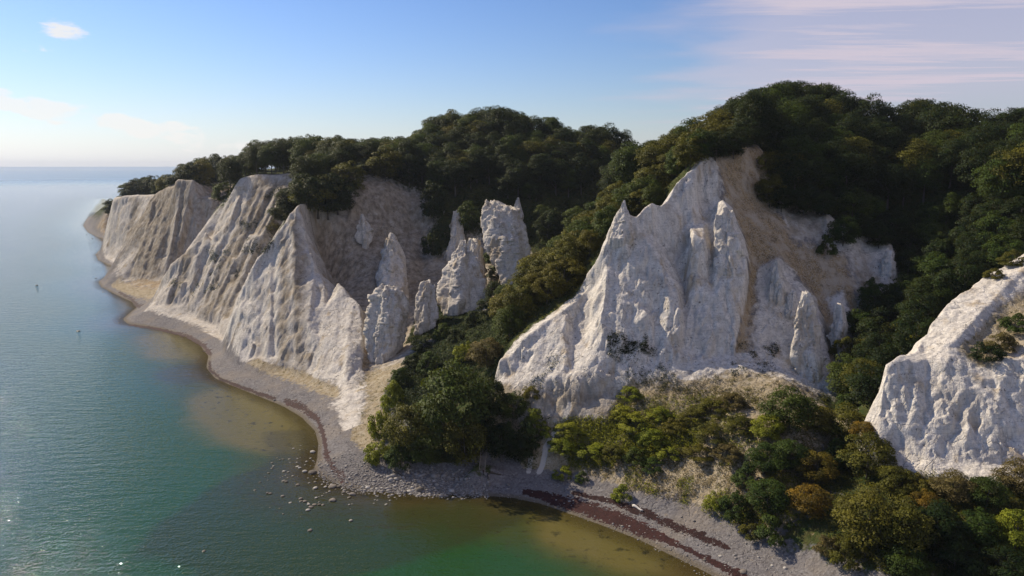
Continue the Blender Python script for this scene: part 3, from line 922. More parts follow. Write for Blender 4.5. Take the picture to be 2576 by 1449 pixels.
def poly_dist(pts, x, y):
    d = np.full(x.shape, 1e9)
    for (x0, y0), (x1, y1) in zip(pts[:-1], pts[1:]):
        dx, dy = x1 - x0, y1 - y0
        t = np.clip(((x - x0) * dx + (y - y0) * dy) / (dx * dx + dy * dy + 1e-9), 0, 1)
        d = np.minimum(d, np.hypot(x - x0 - t * dx, y - y0 - t * dy))
    return d


def ground_hit(px, py, r_lo=100, r_hi=900):
    """where the line of sight to a survey mark meets the land"""
    u, v = px - PW / 2, PH / 2 - py
    a = FOC * COS_P + v * SIN_P; b = v * COS_P - FOC * SIN_P
    Ys = np.arange(60.0, r_hi, 0.4)
    x = Ys * u / a; z = CAM_H + Ys * b / a
    gz = np.maximum(sample(x, Ys, TZ), 0)
    hit = np.nonzero((z <= gz) & (np.hypot(x, Ys) > R0 + 1))[0]
    if len(hit) == 0:
        return None
    i = hit[0]
    return (float(x[i]), float(Ys[i]), float(gz[i]))


def build_terrain():
    trail_pts = [ground_hit(*p) for p in TRAIL_PX]
    trail_pts = [p[:2] for p in trail_pts if p]
    trail = np.exp(-(poly_dist(trail_pts, GX, GY) / 0.75) ** 2)
    spur = [p[:2] for p in (ground_hit(1335, 1152), ground_hit(1330, 1188)) if p]
    if len(spur) == 2:
        trail = np.maximum(trail, np.exp(-(poly_dist(spur, GX, GY) / 0.7) ** 2))
    wet = sstep(TZ, 0.45, 0.05)
    surf = np.stack([chalk, brown, sand, np.ones_like(chalk)], -1)
    idx = np.arange(NR * NC).reshape(NR, NC)
    quad = np.stack([idx[:-1, :-1], idx[:-1, 1:], idx[1:, 1:], idx[1:, :-1]], -1)
    # region borders wander with noise so the pieces meet along natural lines
    reg = np.argmax(REG[:-1, :-1], -1)
    low = (TZ[:-1, :-1] < -2.0)
    back = (RR[:-1, :-1] > 1380)
    keep = ~(low | back)
    # land far behind the hill tops is never seen; thin it by dropping what lies deep in the interior
    V = np.stack([TX, TY, TZ], -1).reshape(-1, 3)
    N3 = normals(TX, TY, TZ).reshape(-1, 3)
    info = {
        'beach': ('beach', 'grey shingle beach curving along the foot of the cliffs'),
        'A': ('chalk_cliff', 'tall white chalk cliff with sharp spires and brown scree right of the wooded ravine'),
        'C': ('chalk_cliff', 'broad pale chalk cliff with a shaded bowl above the curving shingle bay'),
        'M': ('chalk_cliff', 'ragged grey-white cliff with dark specks behind the broad bay cliff'),
        'N': ('chalk_cliff', 'tan streaked tall cliff standing before the farthest headland'),
        'F': ('chalk_cliff', 'small hazy white headland farthest along the coast'),
        'D': ('chalk_cliff', 'bright sunlit blocky chalk bluff above the autumn bushes at the frame edge'),
        'H': ('hillside', 'wooded and scrub covered hillside between and above the cliffs'),
    }
    for k, name in enumerate(REGS):
        f = quad[(reg == k) & keep]
        if len(f) == 0: continue
        used = np.unique(f)
        mp = np.full(NR * NC, -1, np.int64); mp[used] = np.arange(len(used))
        at = {'surf': surf.reshape(-1, 4)[used], 'green': green.ravel()[used], 'wet': wet.ravel()[used], 'trail': trail.ravel()[used], 'dirt_shade': DIRT_SHADE.ravel()[used]}
        me = mesh_np(info[name][0], V[used], mp[f], [TERRAIN], True, at)
        me.normals_split_custom_set_from_vertices(N3[used].tolist())
        o = link(info[name][0], me)
        tag(o, info[name][1], None, None, 'structure')


build_terrain()

# ------------------------------------------------------------------ sea
def mat_sea():
    n = Nodes('sea_water')
    P = n.pos()
    dist = n.attr('shore')                       # metres from the shoreline
    n1 = n.noise(P, 0.018, 4, 0.55); n2 = n.noise(P, 0.06, 5, 0.6); n3 = n.noise(P, 0.4, 4, 0.6)
    dd = n.math('ADD', dist, n.math('MULTIPLY', n.math('SUBTRACT', n2, 0.5), 16.0))
    # colour of the water column over chalk sand, weed beds and the deep, paled offshore to paint in sky reflection
    c = n.mix(n.ramp(dd, 1, 11), (0.095, 0.068, 0.018), (0.048, 0.058, 0.012))
    c = n.mix(n.ramp(dd, 9, 26), c, (0.020, 0.066, 0.018))
    c = n.mix(n.ramp(dd, 34, 110), c, (0.044, 0.086, 0.086))
    c = n.mix(n.ramp(dd, 80, 420), c, (0.080, 0.138, 0.155))
    c = n.mix(n.ramp(dd, 300, 2500), c, (0.16, 0.25, 0.31))
    c = n.mix(n.math('MULTIPLY', n.ramp(n.math('ADD', n.attr('shoal'), n.math('MULTIPLY', n.math('SUBTRACT', n2, 0.5), 0.7)), 0.10, 0.7), 0.92), c, (0.125, 0.105, 0.028))
    weed = n.attr('weed')
    w = n.math('MULTIPLY', n.ramp(n.math('ADD', weed, n.math('MULTIPLY', n.math('SUBTRACT', n2, 0.5), 1.2)), 0.35, 0.75), 0.85)
    c = n.mix(n.math('MULTIPLY', w, 0.6), c, (0.030, 0.030, 0.016))
    c = n.mix(n.math('MULTIPLY', n.ramp(n3, 0.55, 0.7), n.ramp(dist, 30, 8)), c, (0.035, 0.033, 0.012))
    # thin broken wash where the water meets the stones
    wash = n.math('MULTIPLY', n.ramp(n.math('ADD', dist, n.math('MULTIPLY', n.noise(P, 0.7, 4, 0.65), 2.4)), 1.75, 1.35), n.ramp(n.noise(P, 2.0, 3, 0.7), 0.42, 0.58))
    c = n.mix(n.math('MULTIPLY', wash, 0.7), c, (0.55, 0.54, 0.50))
    # waves: low swell, wind ripples and fine chop, crests running across the view
    W1 = n.pos(scale=(0.30, 1.0, 1), rot=(0, 0, math.radians(12)))
    W2 = n.pos(scale=(0.55, 1.0, 1), rot=(0, 0, math.radians(-10)))
    h = n.math('MULTIPLY', n.noise(W1, 0.45, 2, 0.5), 0.55)
    h = n.math('ADD', h, n.math('MULTIPLY', n.noise(W2, 1.15, 2, 0.5), 0.42))
    h = n.math('ADD', h, n.math('MULTIPLY', n.noise(P, 2.0, 1, 0.5), 0.30))
    calm = n.ramp(dist, 0, 55, 0.22, 1.0)
    b = n.N.new('ShaderNodeBump')
    b.inputs['Distance'].default_value = 0.5
    n.L.new(calm, b.inputs['Strength'])
    n.L.new(h, b.inputs['Height'])
    p = n.bsdf(c, n.ramp(dist, 600, 3000, 0.03, 0.28), b.outputs[0], n.ramp(dist, 120, 2500, 0.5, 0.34), IOR=1.333)
    # the last half metre of depth is clear enough to show the stones
    tr = n.N.new('ShaderNodeBsdfTransparent'); tr.inputs[0].default_value = (0.62, 0.58, 0.40, 1)
    m = n.N.new('ShaderNodeMixShader')
    n.L.new(n.ramp(dist, 0.2, 7.0, 0.30, 1.0), m.inputs[0]); n.L.new(tr.outputs[0], m.inputs[1]); n.L.new(p, m.inputs[2])
    return n.done(m.outputs[0])


def build_sea():
    cols, rows = 360, 420
    a = np.linspace(math.radians(-75), math.radians(75), cols)
    r = np.concatenate([np.linspace(20, 90, 30), 90 * (1600 / 90) ** np.linspace(0, 1, rows - 60)[1:], np.geomspace(1700, 70000, 31)])
    A, R_ = np.meshgrid(a, r)
    x = R_ * np.sin(A); y = R_ * np.cos(A)
    land = in_land(x, y)
    d = shore_dist(x, y)
    s = np.where(land, 0, d)
    # weed beds on the sea floor, off the stony point and in the bays
    weed = np.zeros_like(s)
    for px, py, rad in [(900, 1290, 14), (1050, 1300, 16), (760, 1150, 9), (800, 1245, 12), (700, 1300, 16), (1150, 1290, 12), (640, 1225, 10), (600, 1330, 18),
                        (720, 1100, 8), (500, 940, 12), (470, 935, 10), (740, 1360, 14), (860, 1350, 12), (980, 1270, 10), (1240, 1275, 7)]:
        w = survey(px, py, z=0)
        weed += np.exp(-((x - w[0]) ** 2 + (y - w[1]) ** 2) / rad ** 2)
    shoal = np.zeros_like(s)                     # pale sand shoals in the bays
    for px, py, rad in [(700, 1060, 17), (640, 1030, 15), (740, 1090, 13), (580, 1000, 12), (470, 880, 16), (420, 850, 14), (1450, 1330, 9), (1600, 1390, 9)]:
        w = survey(px, py, z=0)
        shoal += np.exp(-((x - w[0]) ** 2 + (y - w[1]) ** 2) / rad ** 2)
    V = np.stack([x, y, np.zeros_like(x)], -1).reshape(-1, 3)
    n = len(r)
    idx = np.arange(n * cols).reshape(n, cols)
    q = np.stack([idx[:-1, :-1], idx[:-1, 1:], idx[1:, 1:], idx[1:, :-1]], -1)
    drop = land & (d > 12)
    keep = ~(drop[:-1, :-1] & drop[1:, 1:] & drop[:-1, 1:] & drop[1:, :-1])
    f = q[keep]
    me = mesh_np('sea', V, f, [mat_sea()], True, {'shore': s.ravel(), 'weed': np.clip(weed, 0, 1.2).ravel(), 'shoal': np.clip(shoal, 0, 1.1).ravel()})
    o = link('sea', me)
    tag(o, 'calm sea from green shallows to pale blue horizon', None, None, 'structure')


build_sea()

# ------------------------------------------------------------------ free-standing chalk pinnacles
def pinnacle(rows, label, lean=0.35, thick=0.8, seed=0, group=None, fwd=0.0, apex=0.0, wide=False):
    """rows: (py, left px, right px) from tip to foot"""
    foot = rows[-1]
    hit = ground_hit((foot[1] + foot[2]) / 2, foot[0])
    if hit is None:
        print('no ground for', label); return
    Yb = hit[1] - fwd
    zb = survey((foot[1] + foot[2]) / 2, foot[0], Y=Yb)[2]
    NA = 72
    rows = sorted(rows, reverse=True)                 # foot first
    py = np.array([r[0] for r in rows], float); xl = np.array([r[1] for r in rows], float); xr = np.array([r[2] for r in rows], float)
    n = max(24, int((py[0] - py[-1]) / 1.8))
    t = np.linspace(0, 1, n)
    P = np.interp(t, (py[0] - py) / (py[0] - py[-1]), py)
    XL = np.interp(t, (py[0] - py) / (py[0] - py[-1]), xl); XR = np.interp(t, (py[0] - py) / (py[0] - py[-1]), xr)
    fr = random.Random(seed * 13 + 5)
    knots = sorted(fr.uniform(0, 6.283) for _ in range(11 if wide else 8))
    kv = [(1.10 if q % 2 else 0.80) + fr.uniform(-.06, .06) for q in range(len(knots))]
    V = []
    Yc = Yb
    zprev = zb
    ang = np.linspace(0, 2 * math.pi, NA, endpoint=False)
    flutes = np.interp(ang, [knots[-1] - 6.283] + knots + [knots[0] + 6.283], [kv[-1]] + kv + [kv[0]])
    for k in range(n):
        Yk = Yb
        for _ in range(3):
            z = survey(0, P[k], Y=Yk)[2]
            Yk = Yb + lean * (z - zb)
        a = survey(XL[k], P[k], Y=Yk); b = survey(XR[k], P[k], Y=Yk)
        cx, hw = (a[0] + b[0]) / 2, max((b[0] - a[0]) / 2 * 1.10, 0.12)
        c, s = np.cos(ang), np.sin(ang)
        e = 1.4 if wide else 1.15
        rad = (np.abs(c) ** e + np.abs(s) ** e) ** (-1 / e) * flutes
        px = cx + hw * rad * c + apex * hw * np.maximum(-s, 0) * 0.5
        dy = np.where(s < 0, hw * thick * rad * s, hw * (thick + 0.5) * rad * s)
        V.append(np.stack([px, Yk + dy, np.full(NA, z)], -1))
    # sink the foot into the slope
    low = V[0].copy(); low[:, 2] -= 4; low[:, 1] += 1.5
    V = [low] + V
    top = V[-1].mean(0) + (0, 0, 0.15)
    V = np.array(V)
    m = len(V)
    flat = V.reshape(-1, 3)
    cen = V.mean(1, keepdims=True)
    out = V - cen; out /= np.linalg.norm(out, axis=-1, keepdims=True) + 1e-6
    W = np.linalg.norm(V - cen, axis=-1)
    x, y, z = V[..., 0], V[..., 1], V[..., 2]
    d = relief(x * 1.3, y * 1.3, z * 1.3, 7 + seed, 0.6) * 0.8 - 0.55 * np.clip(1 - np.abs(vnoise(x / 2.6, y / 2.6, z / 20, 90 + seed)), 0, 1) ** 4
    V = V + out * (d * np.minimum(W, 2.6) / 2.0)[..., None]
    tt = np.linspace(0, 1, m)[:, None]
    V[..., 2] += (0.25 + 1.0 * sstep(tt, 0.6, 1.0)) * fbm(x / 1.7, y / 1.7, z / 3, 3, 101 + seed, ridged=True) * np.minimum(W, 1.6)
    flat = np.concatenate([V.reshape(-1, 3), top[None]])
    F = []
    for k in range(m - 1):
        for j in range(NA):
            j2 = (j + 1) % NA
            F.append((k * NA + j, k * NA + j2, (k + 1) * NA + j2, (k + 1) * NA + j))
    F = np.array(F)
    cap = np.array([((m - 1) * NA + j, (m - 1) * NA + (j + 1) % NA, m * NA, m * NA) for j in range(NA)])
    # origin at the foot
    org = np.array([V[1][:, 0].mean(), V[1][:, 1].mean(), zb])
    flat = flat - org
    nv = len(flat)
    surf = np.zeros((nv, 4)); surf[:, 0] = 1; surf[:, 3] = 1
    zz = np.zeros(nv)
    bm_f = [tuple(f) for f in F] + [tuple(c[:3]) for c in cap]
    me = bpy.data.meshes.new('chalk_pinnacle')
    me.from_pydata(flat.tolist(), [], bm_f)
    me.polygons.foreach_set('use_smooth', np.ones(len(me.polygons), bool))
    at = me.attributes.new('surf', 'FLOAT_COLOR', 'POINT'); at.data.foreach_set('color', surf.astype(np.float32).ravel())
    for nm in ('green', 'wet', 'trail', 'dirt_shade'):
        me.attributes.new(nm, 'FLOAT', 'POINT')
    me.attributes['dirt_shade'].data.foreach_set('value', np.full(nv, 0.18 if seed < 10 else 0.05, np.float32))  # pinnacles of the bowl are darkened more, painting in their shade
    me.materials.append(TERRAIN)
    o = link('chalk_pinnacle', me)
    o.location = org
    tag(o, label, 'rock', group or 'chalk pinnacles on the cliffs')


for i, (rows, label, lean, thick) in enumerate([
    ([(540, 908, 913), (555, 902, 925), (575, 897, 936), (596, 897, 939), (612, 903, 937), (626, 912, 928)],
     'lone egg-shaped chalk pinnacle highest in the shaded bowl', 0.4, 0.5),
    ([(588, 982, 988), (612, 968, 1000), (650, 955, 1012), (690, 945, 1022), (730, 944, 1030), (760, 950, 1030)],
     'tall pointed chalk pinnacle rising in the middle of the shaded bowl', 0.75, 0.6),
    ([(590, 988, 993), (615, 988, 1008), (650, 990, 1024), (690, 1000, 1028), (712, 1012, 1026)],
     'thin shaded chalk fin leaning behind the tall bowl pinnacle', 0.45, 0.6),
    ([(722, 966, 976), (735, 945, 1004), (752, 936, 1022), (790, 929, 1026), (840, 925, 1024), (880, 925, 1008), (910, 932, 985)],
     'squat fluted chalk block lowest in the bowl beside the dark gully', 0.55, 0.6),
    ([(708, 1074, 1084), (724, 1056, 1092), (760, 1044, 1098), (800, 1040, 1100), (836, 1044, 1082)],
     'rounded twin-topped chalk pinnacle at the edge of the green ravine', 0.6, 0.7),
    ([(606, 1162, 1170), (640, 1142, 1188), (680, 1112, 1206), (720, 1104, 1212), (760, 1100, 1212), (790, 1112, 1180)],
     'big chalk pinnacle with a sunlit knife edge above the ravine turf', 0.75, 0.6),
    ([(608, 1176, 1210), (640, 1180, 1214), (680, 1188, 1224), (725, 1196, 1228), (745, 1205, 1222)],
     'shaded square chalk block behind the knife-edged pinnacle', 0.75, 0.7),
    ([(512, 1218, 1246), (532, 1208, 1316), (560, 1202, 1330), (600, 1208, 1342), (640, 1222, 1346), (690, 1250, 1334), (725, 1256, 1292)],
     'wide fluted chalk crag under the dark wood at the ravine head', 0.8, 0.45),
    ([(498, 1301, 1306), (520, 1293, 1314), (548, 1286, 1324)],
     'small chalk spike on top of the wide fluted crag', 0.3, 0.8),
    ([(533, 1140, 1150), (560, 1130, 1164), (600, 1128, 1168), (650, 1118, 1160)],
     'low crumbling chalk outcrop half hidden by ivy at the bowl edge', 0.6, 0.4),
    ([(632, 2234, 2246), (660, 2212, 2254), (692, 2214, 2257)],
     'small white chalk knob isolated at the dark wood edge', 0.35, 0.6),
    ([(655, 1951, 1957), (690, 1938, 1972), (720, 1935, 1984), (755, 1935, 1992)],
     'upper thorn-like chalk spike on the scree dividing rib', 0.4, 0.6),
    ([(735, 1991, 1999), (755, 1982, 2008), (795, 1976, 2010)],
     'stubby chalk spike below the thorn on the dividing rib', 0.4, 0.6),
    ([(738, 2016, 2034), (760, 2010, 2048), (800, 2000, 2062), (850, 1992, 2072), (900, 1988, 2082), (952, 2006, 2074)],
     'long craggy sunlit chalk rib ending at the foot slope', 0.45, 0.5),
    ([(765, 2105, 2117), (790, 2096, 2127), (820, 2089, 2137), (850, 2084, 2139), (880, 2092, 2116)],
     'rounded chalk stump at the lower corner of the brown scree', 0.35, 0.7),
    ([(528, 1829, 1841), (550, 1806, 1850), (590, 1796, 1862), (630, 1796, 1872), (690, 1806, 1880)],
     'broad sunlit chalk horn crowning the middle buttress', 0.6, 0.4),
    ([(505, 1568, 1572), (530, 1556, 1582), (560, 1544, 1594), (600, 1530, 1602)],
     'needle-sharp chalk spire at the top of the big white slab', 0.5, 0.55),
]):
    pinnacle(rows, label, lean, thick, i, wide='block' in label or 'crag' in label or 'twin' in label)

# ------------------------------------------------------------------ boulders, pebbles, wrack, driftwood
def ico_rock(seed, flat=0.62, sub=2, rough=0.22):
    bm = bmesh.new()
    bmesh.ops.create_icosphere(bm, subdivisions=sub, radius=1.0)
    co = np.array([v.co[:] for v in bm.verts])
    d = 1 + rough * fbm(co[:, 0] * 1.1 + seed, co[:, 1] * 1.1, co[:, 2] * 1.1, 2, seed) + 0.10 * fbm(co[:, 0] * 3, co[:, 1] * 3 + seed, co[:, 2] * 3, 2, seed + 5)
    co = co * d[:, None]
    co[:, 2] *= flat
    co[:, 2] = np.maximum(co[:, 2], -0.35)
    for v, c in zip(bm.verts, co): v.co = c
    me = bpy.data.meshes.new('boulder')
    bm.to_mesh(me); bm.free()
    me.polygons.foreach_set('use_smooth', np.ones(len(me.polygons), bool))
    return me


def mat_stone(name, a, b):
    n = Nodes(name)
    P = n.pos()
    rnd = n.N.new('ShaderNodeObjectInfo').outputs['Random']
    c = n.mix(rnd, a, b)
    c = n.mix(n.math('MULTIPLY', n.ramp(n.noise(P, 2.2, 5, 0.65), 0.45, 0.7), 0.6), c, tuple(v * 0.45 for v in a))
    z = n.N.new('ShaderNodeSeparateXYZ'); n.L.new(P, z.inputs[0])
    wet = n.ramp(n.math('ADD', z.outputs[2], n.math('MULTIPLY', n.noise(P, 3, 3), 0.12)), 0.30, 0.12)
    c = n.mix(n.math('MULTIPLY', wet, 0.8), c, (0.06, 0.052, 0.035))
    nb = n.bump(n.noise(P, 5, 6, 0.65), 0.5, 0.15)
    return n.done(n.bsdf(c, n.ramp(wet, 0, 1, 0.85, 0.35), nb, 0.3))


STONE_PALE = mat_stone('pale_stone', (0.38, 0.35, 0.30), (0.56, 0.53, 0.48))
STONE_GREY = mat_stone('grey_stone', (0.14, 0.122, 0.10), (0.25, 0.22, 0.185))
ROCKS = []
for k in range(6):
    for mt in (STONE_PALE, STONE_GREY):
        me = ico_rock(k * 7 + 3, [0.6, 0.7, 0.5, 0.62, 0.75, 0.55][k], 3 if k < 3 else 2)
        me.materials.append(mt)
        ROCKS.append(me)

ZA = (1000, 1750, 3.623)      # survey sheets: origin and scale
ZB = (1700, 1750, 5.152)


def sheet(z, zx, zy):
    return ((z[0] + zx / z[2]) * 0.62890625, (z[1] + zy / z[2]) * 0.62890625)


BIG = {
    (0, 1195, 715): 'biggest grey boulder at the tip of the stony point', (0, 1285, 715): 'grey boulder touching the biggest one on the point',
    (0, 1195, 915): 'lone round grey boulder standing off the stony point', (0, 1485, 830): 'stack-like grey boulder pile east of the point',
    (0, 2460, 765): 'dark grey boulder at the waterline below the log', (1, 550, 1115): 'pale egg-shaped boulder at the waterline where shade begins',
    (1, 240, 980): 'sunlit tan boulder on the beach at the shadow edge', (0, 905, 510): 'brown boulder at the foot of the chalky milk streak',
    (0, 910, 215): 'flat-topped boulder alone in the olive shallows', (0, 295, 815): 'twin grey boulder farthest out to the west of the point',
    (0, 838, 1055): 'long pale boulder at the outer end of the boulder chain', (0, 1460, 1208): 'solitary pale boulder far out over the dark weed',
    (0, 870, 1348): 'flat grey boulder lying deepest off the point', (0, 690, 692): 'oval brown boulder midway among the shallows stones',
}
SHEET_A = [(1195,715,110,1),(1285,715,70,1),(1195,915,95,1),(1485,830,95,1),(1355,800,60,1),(1415,795,50,1),(1437,872,50,1),(935,977,65,1),(885,1012,70,1),(838,1055,70,0),(738,893,60,1),(740,925,50,1),(795,930,55,1),(842,955,35,0),(850,975,48,0),(1005,975,55,1),(1060,980,50,1),(1000,937,30,0),(1047,850,40,0),(1005,860,30,0),(960,878,45,0),(1110,803,32,0),(1152,787,40,0),(1072,812,20,0),(945,737,65,0),(857,662,35,0),(945,648,45,1),(690,692,58,1),(485,635,55,1),(525,645,50,1),(620,560,40,0),(545,585,25,0),(518,550,25,0),(480,568,22,0),(440,582,22,0),(690,563,22,0),(845,587,25,0),(925,568,25,0),(965,602,25,0),(295,815,55,1),(255,810,45,1),(472,853,50,1),(583,948,45,0),(290,1015,22,0),(430,1030,22,1),(145,650,35,1),(70,765,40,1),(260,620,25,0),(225,570,25,1),(270,515,40,1),(490,495,50,0),(555,505,35,0),(795,497,70,0),(910,215,75,0),(632,163,38,0),(737,120,22,0),(728,178,25,0),(825,173,15,0),(398,293,22,0),(435,325,30,1),(482,318,35,1),(570,315,32,0),(690,308,30,0),(733,293,20,0),(680,365,35,0),(320,370,35,1),(340,418,35,0),(320,450,35,1),(583,362,20,0),(800,400,30,0),(820,352,35,0),(880,305,35,0),(915,340,30,0),(690,425,50,0),(720,445,45,0),(668,425,25,0),(1850,857,35,0),(1812,902,30,0),(1850,912,35,0),(1797,957,28,0),(1437,978,38,0),(1485,965,28,1),(1972,973,42,0),(2028,915,30,0),(1455,1035,18,0),(1460,1208,55,0),(870,1348,65,1),(480,1110,30,1),(735,1148,18,0),(2460,765,110,1),(1640,745,25,0),(1710,735,70,0),(1765,755,55,0),(1830,745,35,0),(1905,745,40,0),(2180,760,30,0),(2310,790,70,0),(2355,765,22,0),(905,510,110,1),(1520,745,30,0),(1335,745,32,0),(1090,720,45,0),(1045,683,35,0),(1115,690,28,0),(1120,665,35,0)]
SHEET_B = [(550,1115,115,0),(580,1240,70,0),(472,1272,55,0),(240,980,85,0),(510,860,75,1),(600,850,60,1),(675,835,70,1),(550,765,60,1),(510,700,55,1),(712,685,50,0),(130,785,55,1),(70,745,35,0),(395,825,45,1),(440,815,60,1),(575,895,70,1),(655,885,50,1),(285,895,50,1),(420,940,60,1),(350,880,40,1),(915,860,28,0),(690,960,50,1),(360,690,35,1),(205,740,35,1),(175,910,50,0),(105,905,50,0)]


def put_boulder(px, py, wpx, dark, label, group):
    hit = ground_hit(px, py)
    if hit is None or hit[2] < 0.02:
        w = survey(px, py, z=0.0); z = -0.02
    else:
        w = hit; z = hit[2] - 0.02
    r = wpx / 2 * w[1] / FOC * 1.2
    me = ROCKS[random.randrange(6) * 2 + (1 if dark else 0)]
    o = link('boulder', me)
    o.location = (w[0], w[1], z + r * 0.08)
    s = r * random.uniform(0.95, 1.05)
    o.scale = (s, s * random.uniform(0.75, 1.0), s * random.uniform(0.75, 1.0) * (0.4 if w[1] > 240 else 1))
    o.rotation_euler = (random.uniform(-.15, .15), random.uniform(-.15, .15), random.uniform(-0.5, 0.5) + (math.pi if random.random() < .5 else 0))
    tag(o, label, 'boulder', group)


for zi, (zs, sh) in enumerate(((ZA, SHEET_A), (ZB, SHEET_B))):
    for zx, zy, w, dk in sh:
        px, py = sheet(zs, zx, zy)
        if (zi, zx, zy) in BIG:
            lab, grp = BIG[(zi, zx, zy)], None
        elif zi == 1:
            lab, grp = ('smooth grey-blue boulder in the shaded heap on the beach', 'boulders heaped on the shaded beach') if dk else ('pale stone lying by the shaded beach', 'pale stones by the shaded beach')
        elif zx > 1600:
            lab, grp = 'pale stone at the waterline east of the stony point', 'stones east of the point'
        elif zy > 780:
            lab, grp = ('brown-grey boulder in the chain curving off the point', 'dark boulders off the point') if dk else ('small pale stone in the chain curving off the point', 'pale stones off the point')
        elif zy < 470:
            lab, grp = ('dark stone in the olive shallows north-west of the point', 'dark stones in the shallows') if dk else ('small pale stone poking out of the olive shallows', 'pale stones in the shallows')
        else:
            lab, grp = ('grey stone in the brown shallows beside the point', 'grey stones beside the point') if dk else ('pale stone in the brown shallows beside the point', 'pale stones beside the point')
        put_boulder(px, py, w / zs[2] * 0.629, dk, lab, grp)
for px, py, w, lab in [(197, 833, 9, 'dark rock alone in open water off the second bay'), (513, 1387, 9, 'dark rock alone in the glittering water'),
                       (92, 718, 6, 'distant dark rock off the tall headland'), (1888, 1402, 0, None)]:
    if lab: put_boulder(px, py, w, True, lab, None)
for px, py, w, dk, lab in [(1870, 1440, 16, 1, 'tan boulder beside the red wrack at the lower shore'), (1812, 1402, 9, 0, 'pale stone by the dark end of the wrack'),
                           (1772, 1412, 9, 1, 'brown stone in the shallows by the near shore'), (1975, 1433, 10, 0, 'white stone near the top of the lower beach'),
                           (1942, 1423, 7, 0, 'small white stone on the grey lower beach')]:
    put_boulder(px, py, w, dk, lab, None)
for px, py in [(258, 712), (250, 716), (262, 735), (246, 640), (252, 632), (315, 808), (305, 800), (300, 812), (318, 795), (270, 700), (240, 700), (215, 590), (232, 600)]:
    put_boulder(px + random.uniform(-3, 3), py, random.uniform(3, 5), True, 'small dark rock off a far headland tip', 'dark rocks off the far headland tips')


rank_labels([o for o in COL.objects if o.name.startswith('boulder')])


def poly_at(pts, s):
    """point and unit normal at fraction s of a polyline (px)"""
    P = np.array(pts, float)
    seg = np.hypot(*np.diff(P[:, :2], axis=0).T); cum = np.r_[0, np.cumsum(seg)]
    d = s * cum[-1]
    return [np.interp(d, cum, P[:, i]) for i in range(P.shape[1])]


def clumps(name, centres, radii, heights, mat, sides=7, tint=None):
    """low lumpy patches lying on the ground, joined"""
    n = len(centres)
    a = np.linspace(0, 2 * math.pi, sides, endpoint=False)
    rj = RNG.uniform(0.6, 1.25, (n, sides)); rot = RNG.uniform(0, 6.28, n)
    ang = a[None] + rot[:, None]
    asp = RNG.uniform(0.5, 1.0, n)
    x = centres[:, None, 0] + radii[:, None] * rj * np.cos(ang)
    y = centres[:, None, 1] + radii[:, None] * rj * np.sin(ang) * asp[:, None]
    z = np.maximum(sample(x.ravel(), y.ravel(), TZ).reshape(x.shape), 0.0) + 0.012
    ring = np.stack([x, y, z], -1)
    mid = np.stack([centres[:, 0], centres[:, 1], np.maximum(sample(centres[:, 0], centres[:, 1], TZ), 0) + heights], -1)[:, None]
    V = np.concatenate([ring, mid], 1).reshape(-1, 3)
    base = (np.arange(n) * (sides + 1))[:, None]
    F = np.stack([np.stack([base[:, 0] + j, base[:, 0] + (j + 1) % sides, base[:, 0] + sides], -1) for j in range(sides)], 1).reshape(-1, 3)
    at = {}
    if tint is not None: at['tint'] = np.repeat(tint, sides + 1)
    me = mesh_np(name, V, F, [mat], False, at)
    return link(name, me)


def mat_simple(name, a, b, rough=0.85, scale=2.0, bump=0.3):
    n = Nodes(name)
    t = n.attr('tint')
    P = n.pos()
    c = n.mix(n.math('ADD', n.math('MULTIPLY', t, 0.6), n.math('MULTIPLY', n.noise(P, scale, 4), 0.4)), a, b)
    return n.done(n.bsdf(c, rough, n.bump(n.noise(P, scale * 4, 4), bump, 0.1), 0.25))


